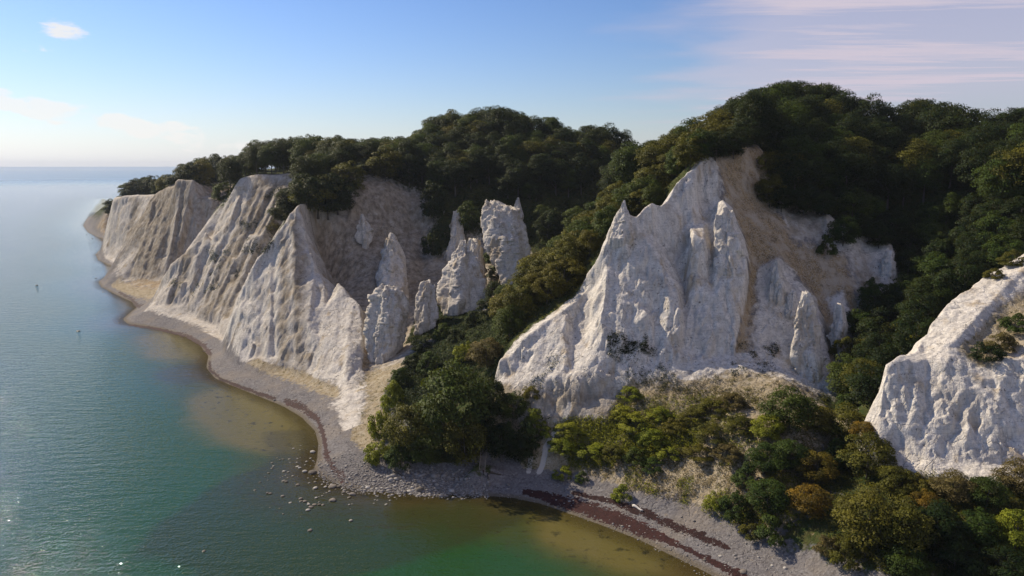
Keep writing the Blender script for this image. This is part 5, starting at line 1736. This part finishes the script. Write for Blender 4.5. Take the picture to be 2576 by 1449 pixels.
# ---- the woods: spaced trees where the survey marks wood, kept when seen from the sea side
SKYLINE = [(240, 520), (290, 480), (300, 462), (340, 445), (400, 440), (438, 440), (445, 420), (480, 400), (530, 388), (590, 392), (605, 385), (640, 355), (700, 345), (780, 338), (860, 342), (900, 350),
           (960, 345), (1040, 345), (1060, 325), (1095, 290), (1130, 278), (1180, 280), (1210, 265), (1250, 262), (1300, 272), (1340, 290), (1380, 285), (1420, 290),
           (1470, 292), (1490, 318), (1505, 315), (1530, 302), (1560, 310), (1585, 340), (1600, 362), (1625, 358), (1660, 340), (1690, 335), (1700, 318), (1740, 290),
           (1800, 275), (1840, 250), (1880, 225), (1920, 205), (1990, 195), (2030, 197), (2080, 210), (2150, 225), (2200, 232), (2225, 248), (2260, 248), (2320, 243),
           (2360, 255), (2400, 252), (2450, 262), (2470, 268), (2490, 262), (2700, 258)]


def skyline(a, px=None):
    """surveyed height angle of the canopy along a bearing"""
    X = 1288 + FOC * 1.02 * math.tan(a)
    row = np.interp(X, [q[0] for q in SKYLINE], [q[1] for q in SKYLINE])
    w = survey(X, row, Y=100.0)
    return (w[2] - CAM_H) / math.hypot(w[0], w[1])


def woods():
    cand = []
    step = 7.0
    rng = random.Random(5)
    for gx in np.arange(-430, 330, step):
        for gy in np.arange(150, 1000, step):
            far = max(1.0, math.hypot(gx, gy) / 420)
            if rng.random() > 1 / far ** 1.0: continue
            x = gx + rng.uniform(-.45, .45) * step; y = gy + rng.uniform(-.45, .45) * step
            a = math.atan2(x, y)
            if a < math.radians(-37) or a > math.radians(38.5): continue
            cand.append((x, y))
    C = np.array(cand)
    w = sample(C[:, 0], C[:, 1], WOOD); z = sample(C[:, 0], C[:, 1], TZ)
    ch = sample(C[:, 0], C[:, 1], chalk + brown + pebb + 0.8 * sand)
    jit = np.array([rng.uniform(-.2, .2) for _ in cand])
    ok = (w + jit > 0.5) & (ch < 0.3) & (z > 8)
    C, z = C[ok], z[ok]
    order = np.argsort(np.hypot(C[:, 0], C[:, 1]))
    # running skyline per bearing: ground first, then canopies already placed
    nb = 1500
    ground_el = (np.maximum.accumulate((TZ - CAM_H) / RR, axis=0))
    sky = np.full(nb, -9.0)
    placed = []
    for i in order:
        x, y = C[i]; r = math.hypot(x, y); a = math.atan2(x, y)
        tall = (z[i] > 60 and not (y < 262 and x < 75)) or y > 420
        if tall:
            hgt = rng.uniform(14.0, 18.5); wid = hgt * rng.uniform(0.68, 0.9) * (1.0 if math.hypot(x, y) < 450 else 1.15)
        else:
            hgt = rng.uniform(8, 12); wid = hgt * rng.uniform(0.95, 1.2)
        cap = skyline(a) * r + CAM_H - z[i]                # trees stay under the surveyed canopy line
        if cap < 4.5: continue
        if hgt > cap: hgt = cap * rng.uniform(0.92, 1.0)
        elif cap < hgt * 1.3 and tall: hgt = cap * rng.uniform(0.9, 1.0)
        if hgt < 10: tall = False
        if y > 430 and (rng.random() < 0.75 or x < -150): tall = False
        wid = max(wid, 8.0 if r < 430 else 12.0)
        top = (z[i] + hgt - CAM_H) / r
        ci = int((a - TH0) / (TH1 - TH0) * (NC - 1)); ri = int(math.log(r / R0) / math.log(R1 / R0) * (NR - 1))
        g = ground_el[max(ri - 6, 0), ci]
        b0 = int((a + 0.9) / 1.8 * nb); half = max(1, int(wid * 0.42 / r / 1.8 * nb))
        seg = sky[b0 - half:b0 + half + 1]
        need = max(g, float(np.sort(seg)[len(seg) // 3]))
        if top < need + 1.6 / r: continue
        sky[b0 - half:b0 + half + 1] = np.maximum(seg, top - 1.5 / r)
        placed.append((x, y, z[i], hgt, wid, tall, r))
    print('wood trees', len(placed))
    for x, y, zz, hgt, wid, tall, r in placed:
        size = 'tall' if hgt > 16 else ('low' if hgt < 11 else 'rounded')
        if r > 700: lab, grp = 'tiny hazy tree on the farthest headland, %', 'trees on the farthest headlands'
        elif x < -190: lab, grp = '{c} tree in the wood on the headland cliffs, %', 'trees on the headland cliffs'
        elif x < -85 and y > 380: lab, grp = '{s} {c} beech in the level wood behind the ragged cliff, %', 'beeches behind the ragged cliff'
        elif y > 340 and x < 75: lab, grp = ('{s} {c} beech on the middle hill crest, %', 'beeches cresting the middle hill') if zz > 72 else ('{s} {c} tree on the steep middle hill flank, %', 'trees on the middle hill flank')
        elif y < 275 and x < 78: lab, grp = '{s} {c} tree on the ridge behind the spired cliff, %', 'trees on the ridge behind the spires'
        elif zz > 78: lab, grp = '{s} {c} beech on the high hill crest, %', 'beeches cresting the high hill'
        elif x > 120: lab, grp = '{s} {c} tree on the slope above the blocky bluff, %', 'trees above the bluff'
        else: lab, grp = '{s} {c} tree on the flank of the high hill, %', 'trees on the high hill flank'
        col = 'dark'
        q = rng.random()
        if 'on the ridge' in lab: col = 'olive' if q < 0.75 else 'green'
        elif q < 0.07: col = 'olive'
        elif q < 0.32: col = 'green'
        lab = lab.replace('{s}', size).replace('{c}', {'dark': 'dark green', 'olive': 'olive', 'green': 'mid green'}[col])
        if tall:
            put_tree('beech', x, y, zz - 0.3, wid / 12.5, hgt / 17.0, col, lab, 'tree', grp, 'beech_tree')
        else:
            put_tree('bushy', x, y, zz - (0.3 if r < 430 else 2.5), wid / 10.4, (hgt + (0 if r < 430 else 2.5)) / 10.0, col, lab, 'tree', grp, 'leafy_tree')


woods()
rank_labels([o for o in COL.objects if o.type == 'EMPTY' and o.get('group')])
for o in COL.objects:
    if '%' in str(o.get('label', '')): o['label'] = o['label'].replace(', %', '')


# ---- low ground cover nobody could count
def ground_cover():
    rng = np.random.default_rng(77)

    def field(n, box, leaf, name, label, mats, test, clump=0.35, ymax=345):
        px = rng.uniform(box[0], box[2], n); py = rng.uniform(box[1], box[3], n)
        pts = []
        # march each sight line coarsely on the grid (vectorised)
        u, v = px - PW / 2, PH / 2 - py
        a = FOC * COS_P + v * SIN_P; b = v * COS_P - FOC * SIN_P
        Yh = np.full(n, np.nan)
        for Y in np.arange(105, ymax, 0.8):
            x = Y * u / a; zr = CAM_H + Y * b / a
            g = sample(x, np.full(n, Y), TZ)
            hit = np.isnan(Yh) & (zr <= g)
            Yh[hit] = Y
        m = ~np.isnan(Yh)
        x = (Yh * u / a)[m]; y = Yh[m]
        z = sample(x, y, TZ)
        k = test(x, y, z, px[m], py[m])
        x, y, z = x[k], y[k], z[k]
        dens = rng.integers(3, 8, len(x))
        X = np.repeat(x, dens) + rng.normal(0, clump, dens.sum()); Y_ = np.repeat(y, dens) + rng.normal(0, clump, dens.sum())
        Zz = sample(X, Y_, TZ) + rng.uniform(0.02, 0.45, dens.sum()) * np.repeat(rng.uniform(0.4, 1.5, len(x)), dens)
        V, F = leaves_from(np.stack([X, Y_, Zz], -1), np.tile([[0, 0, 1.0]], (len(X), 1)), leaf, rng, 0.6, 0.7)
        tint = np.repeat(np.clip(np.repeat(rng.normal(0.5, 0.2, len(x)), dens) + rng.normal(0, 0.12, len(X)), 0, 1), 4)
        me = mesh_np(name, V, F, [LEAF[mats]], True, {'tint': tint})
        up = rng.normal(0, 0.35, (len(X), 3)) + np.array([0, -0.15, 1.0])
        up /= np.linalg.norm(up, axis=1, keepdims=True)
        me.normals_split_custom_set_from_vertices(np.repeat(up, 4, axis=0).tolist())
        o = link(name, me)
        tag(o, label, 'plants', None, 'stuff')
        return len(F)

    def nz(x, y, s, seed):
        return fbm(x / s, y / s, x * 0 + 1.3, 3, seed)
    soil = lambda x, y: sample(x, y, sand)
    t = 0
    t += field(15000, (1300, 1000, 1760, 1180), 0.30, 'creeper', 'bright green creeper carpet on the slope below the spired cliff', 'bright',
               lambda x, y, z, px, py: (nz(x, y, 9, 4) + 0.5 * np.exp(-(((px - 1570) / 170) ** 2 + ((py - 1090) / 70) ** 2)) > 0.22) & (sample(x, y, chalk) < 0.4) & (z > 3.5) & (px > 1340 + (1190 - py) * 0.3))
    t += field(7500, (1480, 960, 2050, 1330), 0.26, 'dry_grass', 'withered olive and brown grass tufts over the sandy slope', 'brown',
               lambda x, y, z, px, py: (nz(x, y, 6, 14) > -0.10) & (sample(x, y, chalk) < 0.5) & (z > 4))
    t += field(16000, (1380, 1000, 2010, 1330), 0.25, 'fresh_herbs', 'fresh green herbs sprouting in patches over the sandy slope', 'bright',
               lambda x, y, z, px, py: (nz(x, y, 7, 94) > 0.06) & (sample(x, y, chalk) < 0.4) & (z > 4))
    t += field(8000, (1650, 980, 2080, 1330), 0.28, 'scrub_growth', 'olive scrub growth on the right part of the slope', 'olive',
               lambda x, y, z, px, py: (nz(x, y, 8, 24) > 0.02) & (sample(x, y, chalk) < 0.4) & (z > 4))
    t += field(16000, (980, 760, 1280, 1010), 0.42, 'ivy', 'dark green ivy carpet in the ravine below the pinnacles', 'dark',
               lambda x, y, z, px, py: (sample(x, y, green) + 0.4 * nz(x, y, 5, 34) > 0.5))
    t += field(5000, (980, 1010, 1380, 1185), 0.30, 'undergrowth', 'dark undergrowth around the beach thicket', 'green',
               lambda x, y, z, px, py: (sample(x, y, green) + sample(x, y, sand) > 0.5) & (z > 2.8) & ((px < 1350) | (py < 1100)))
    t += field(6000, (2080, 1160, 2600, 1449), 0.30, 'brushwood', 'tangled brush under the trees before the bluff', 'olive',
               lambda x, y, z, px, py: (sample(x, y, green) > 0.5) & (nz(x, y, 7, 44) > -0.25))
    t += field(9000, (900, 400, 1560, 620), 0.7, 'forest_undergrowth', 'dark undergrowth on the wooded flank of the middle hill', 'dark',
               lambda x, y, z, px, py: (sample(x, y, green) > 0.6) & (y > 300), 0.8, 420)
    t += field(3000, (280, 425, 640, 500), 1.4, 'clifftop_undergrowth', 'dark undergrowth along the far cliff tops', 'dark',
               lambda x, y, z, px, py: (sample(x, y, green) > 0.6) & (y > 390), 1.6, 720)
    t += field(7000, (1650, 330, 2576, 760), 0.6, 'hill_undergrowth', 'dark undergrowth beneath the trees of the high hill', 'dark',
               lambda x, y, z, px, py: (sample(x, y, green) > 0.6), 0.8, 330)
    t += field(6000, (1270, 430, 1720, 900), 0.5, 'ridge_undergrowth', 'olive undergrowth along the ridge behind the spires', 'olive',
               lambda x, y, z, px, py: (sample(x, y, green) > 0.6) & (y < 270), 0.6, 300)
    for bx in ((1530, 845, 1650, 895), (1600, 800, 1650, 850), (1840, 870, 1960, 950), (430, 690, 570, 745), (520, 630, 600, 700), (600, 560, 690, 640), (640, 470, 730, 540)):
        far = bx[0] < 800
        t += field(900 if not far else 700, bx, 0.32 if not far else 0.55, 'ledge_tufts', 'dark tufts and flints on ledges of the ragged cliff' if far else 'dark tufts and flints on ledges of the spired cliff', 'dark',
                   lambda x, y, z, px, py: (nz(x, y, 3.5, 54) + 0.6 * nz(x, y + z, 9, 55) > 0.18), 0.25 if not far else 0.5, 450)
    t += field(2600, (1280, 900, 2080, 985), 0.30, 'ledge_tufts', 'dark tufts speckling the foot of the spired cliff', 'dark',
               lambda x, y, z, px, py: (nz(x, y, 5, 54) > 0.12))
    t += field(1500, (860, 880, 1010, 1120), 0.26, 'bank_tufts', 'sparse tufts on the crumbling bank left of the thicket', 'olive',
               lambda x, y, z, px, py: (nz(x, y, 4, 64) > 0.12) & (px > 900))
    t += field(1500, (280, 690, 440, 745), 0.7, 'foot_grass', 'yellow-green grass at the foot of the tan headland cliff', 'bright',
               lambda x, y, z, px, py: (z > 2.5) & (nz(x, y, 10, 74) > -0.2)) if False else 0
    print('ground cover quads', t)


ground_cover()
print('trees', NTREE)

# ------------------------------------------------------------------ wooden beach stairs and two walkers
def box_mesh(name, boxes, mat):
    """boxes: (centre, half sizes, rot matrix or None) joined into one mesh"""
    V, F = [], []
    for c, h, R in boxes:
        o = len(V)
        for sx in (-1, 1):
            for sy in (-1, 1):
                for sz in (-1, 1):
                    p = Vector((sx * h[0], sy * h[1], sz * h[2]))
                    if R is not None: p = R @ p
                    V.append(tuple(Vector(c) + p))
        for q in ((0, 1, 3, 2), (4, 6, 7, 5), (0, 4, 5, 1), (2, 3, 7, 6), (0, 2, 6, 4), (1, 5, 7, 3)):
            F.append(tuple(o + i for i in q))
    me = bpy.data.meshes.new(name); me.from_pydata(V, [], F); me.materials.append(mat)
    return me


WEATHERED = mat_wood('weathered_wood', (0.20, 0.17, 0.14), (0.31, 0.27, 0.23))


def stairs():
    foot = ground_hit(1213, 1189)
    root = bpy.data.objects.new('wooden_stairs', None); COL.objects.link(root)
    root.location = foot; root.rotation_euler = (0, 0, math.radians(-4))
    n, rise, run, w = 13, 0.19, 0.25, 1.3
    L_ = math.hypot(n * rise, n * run); ang = math.atan2(rise, run)
    R = Matrix.Rotation(ang, 3, 'X')
    for s in (-1, 1):
        mid = Vector((s * w / 2, n * run / 2, n * rise / 2))
        link('stringer', box_mesh('stringer', [(mid, (0.04, L_ / 2 + 0.2, 0.13), R)], WEATHERED), root)
        link('handrail', box_mesh('handrail', [(mid + Vector((s * 0.03, 0, 1.0)), (0.035, L_ / 2, 0.05), R)], WEATHERED), root)
        for k in (0, 4, 8, 12):
            link('post', box_mesh('post', [(Vector((s * (w / 2 + 0.03), k * run, k * rise + 0.45)), (0.045, 0.045, 0.62), None)], WEATHERED), root)
    tread = box_mesh('tread', [(Vector((0, 0, 0)), (w / 2 - 0.045, 0.14, 0.025), None)], WEATHERED)
    for k in range(n):
        o = link('tread', tread, root); o.location = (0, k * run, k * rise + 0.06)
    tag(root, 'weathered wooden stairs from the shaded beach up into the thicket', 'stairs')


stairs()


def mat_flat(name, c, rough=0.8):
    n = Nodes(name)
    col = n.mix(n.noise(n.pos(obj=True), 9, 3), c, tuple(v * 0.75 for v in c))
    return n.done(n.bsdf(col, rough))


SKIN = mat_flat('skin', (0.50, 0.32, 0.23), 0.6)


def person(px, py, facing, shirt, trousers, hair, label, stride, H=1.68):
    hit = ground_hit(px, py)
    s = H / 1.75
    J = {'hip': (0, 0, .95), 'waist': (0, .01, 1.10), 'chest': (0, .0, 1.32), 'neck': (0, 0, 1.49), 'skull': (0, -.01, 1.56), 'head': (0, -.02, 1.66), 'crown': (0, -.01, 1.73),
         'lsh': (.18, 0, 1.42), 'lel': (.25, .07 * stride, 1.14), 'lwr': (.25, -.08, .92), 'lha': (.25, -.11, .83),
         'rsh': (-.18, 0, 1.42), 'rel': (-.25, -.06 * stride, 1.14), 'rwr': (-.25, -.18 * stride, .94), 'rha': (-.25, -.22 * stride, .86),
         'lhp': (.09, 0, .90), 'lkn': (.10, -.12 * stride, .50), 'lan': (.10, -.18 * stride, .08), 'lto': (.11, -.34 * stride - .08, .04),
         'rhp': (-.09, 0, .90), 'rkn': (-.10, .06 * stride, .50), 'ran': (-.10, .24 * stride, .10), 'rto': (-.11, .12 * stride - .06, .04)}
    rad = {'hip': .145, 'waist': .125, 'chest': .150, 'neck': .058, 'skull': .075, 'head': .092, 'crown': .06, 'lsh': .068, 'lel': .046, 'lwr': .033, 'lha': .036,
           'lhp': .090, 'lkn': .060, 'lan': .042, 'lto': .034}
    E = [('hip', 'waist'), ('waist', 'chest'), ('chest', 'neck'), ('neck', 'skull'), ('skull', 'head'), ('head', 'crown'), ('chest', 'lsh'), ('lsh', 'lel'), ('lel', 'lwr'), ('lwr', 'lha'),
         ('chest', 'rsh'), ('rsh', 'rel'), ('rel', 'rwr'), ('rwr', 'rha'), ('hip', 'lhp'), ('lhp', 'lkn'), ('lkn', 'lan'), ('lan', 'lto'), ('hip', 'rhp'), ('rhp', 'rkn'), ('rkn', 'ran'), ('ran', 'rto')]
    names = list(J)
    V = [Vector(J[k]) * s for k in names]; Ed = [(names.index(a), names.index(b)) for a, b in E]
    R_ = [rad.get(k, rad.get('l' + k[1:], .05)) * s for k in names]
    for side, sg in (('l', 1), ('r', -1)):                       # five fingers per hand
        h = J[side + 'ha']
        for f in range(5):
            b = len(V)
            off = (-.03 + .018 * f) if f < 4 else .0
            base = Vector((h[0] + (0 if f < 4 else -.035 * sg), h[1] + (off if f < 4 else -.03), h[2] - (.02 if f < 4 else -.02))) * s
            ln = [.055, .068, .064, .050, .045][f]
            V += [base, base + Vector((-.004 * sg, -.006, -ln * .55)) * s, base + Vector((-.014 * sg, -.012, -ln)) * s]
            R_ += [.010 * s, .009 * s, .0075 * s]
            Ed += [(names.index(side + 'ha'), b), (b, b + 1), (b + 1, b + 2)]
    me = bpy.data.meshes.new('body'); me.from_pydata([tuple(v) for v in V], Ed, [])
    tmp = bpy.data.objects.new('body_frame', me); COL.objects.link(tmp)
    sk = tmp.modifiers.new('skin', 'SKIN')
    for i, r in enumerate(R_): me.skin_vertices[0].data[i].radius = (r, r)
    me.skin_vertices[0].data[0].use_root = True
    sub = tmp.modifiers.new('sub', 'SUBSURF'); sub.levels = 1; sub.render_levels = 1
    dg = bpy.context.evaluated_depsgraph_get()
    body = bpy.data.meshes.new_from_object(tmp.evaluated_get(dg))
    bpy.data.objects.remove(tmp)
    body.materials.clear()
    for m in (SKIN, mat_flat('shirt', shirt), mat_flat('trousers', trousers), mat_flat('hair', hair)): body.materials.append(m)
    for p in body.polygons:
        c = p.center / s
        if c.z > 1.68 or (c.z > 1.57 and c.y > 0.03): p.material_index = 3
        elif c.z > 1.50: p.material_index = 0
        elif abs(c.x) > 0.19 and c.z < 0.93: p.material_index = 0
        elif c.z > 0.93: p.material_index = 1
        else: p.material_index = 2
        p.use_smooth = True
    body.name = 'person'
    o = link('person', body)
    o.location = (hit[0], hit[1], hit[2] - 0.01); o.rotation_euler = (0, 0, facing)
    tag(o, label, 'person')


person(1227, 1205, math.radians(70), (0.05, 0.06, 0.09), (0.03, 0.03, 0.045), (0.45, 0.33, 0.18), 'fair-haired person in dark clothes walking on the shaded beach', 1.0)
person(1216, 1196, math.radians(120), (0.07, 0.03, 0.03), (0.04, 0.04, 0.05), (0.05, 0.035, 0.025), 'dark-haired person standing near the foot of the stairs', 0.5)

# ------------------------------------------------------------------ sea air
def haze():
    n = Nodes('sea_haze')
    v = n.N.new('ShaderNodeVolumePrincipled')
    v.inputs['Color'].default_value = (0.80, 0.88, 1.0, 1)
    v.inputs['Density'].default_value = 0.00005
    v.inputs['Anisotropy'].default_value = 0.2
    n.L.new(v.outputs[0], n.out.inputs['Volume'])
    me = box_mesh('haze', [(Vector((0, 6800, 68)), (9000, 7100, 76), None)], n.m)
    o = link('haze', me)
    tag(o, 'thin blue sea haze softening the farthest headlands', 'haze', None, 'stuff')


USE_HAZE = True
if USE_HAZE:
    haze()
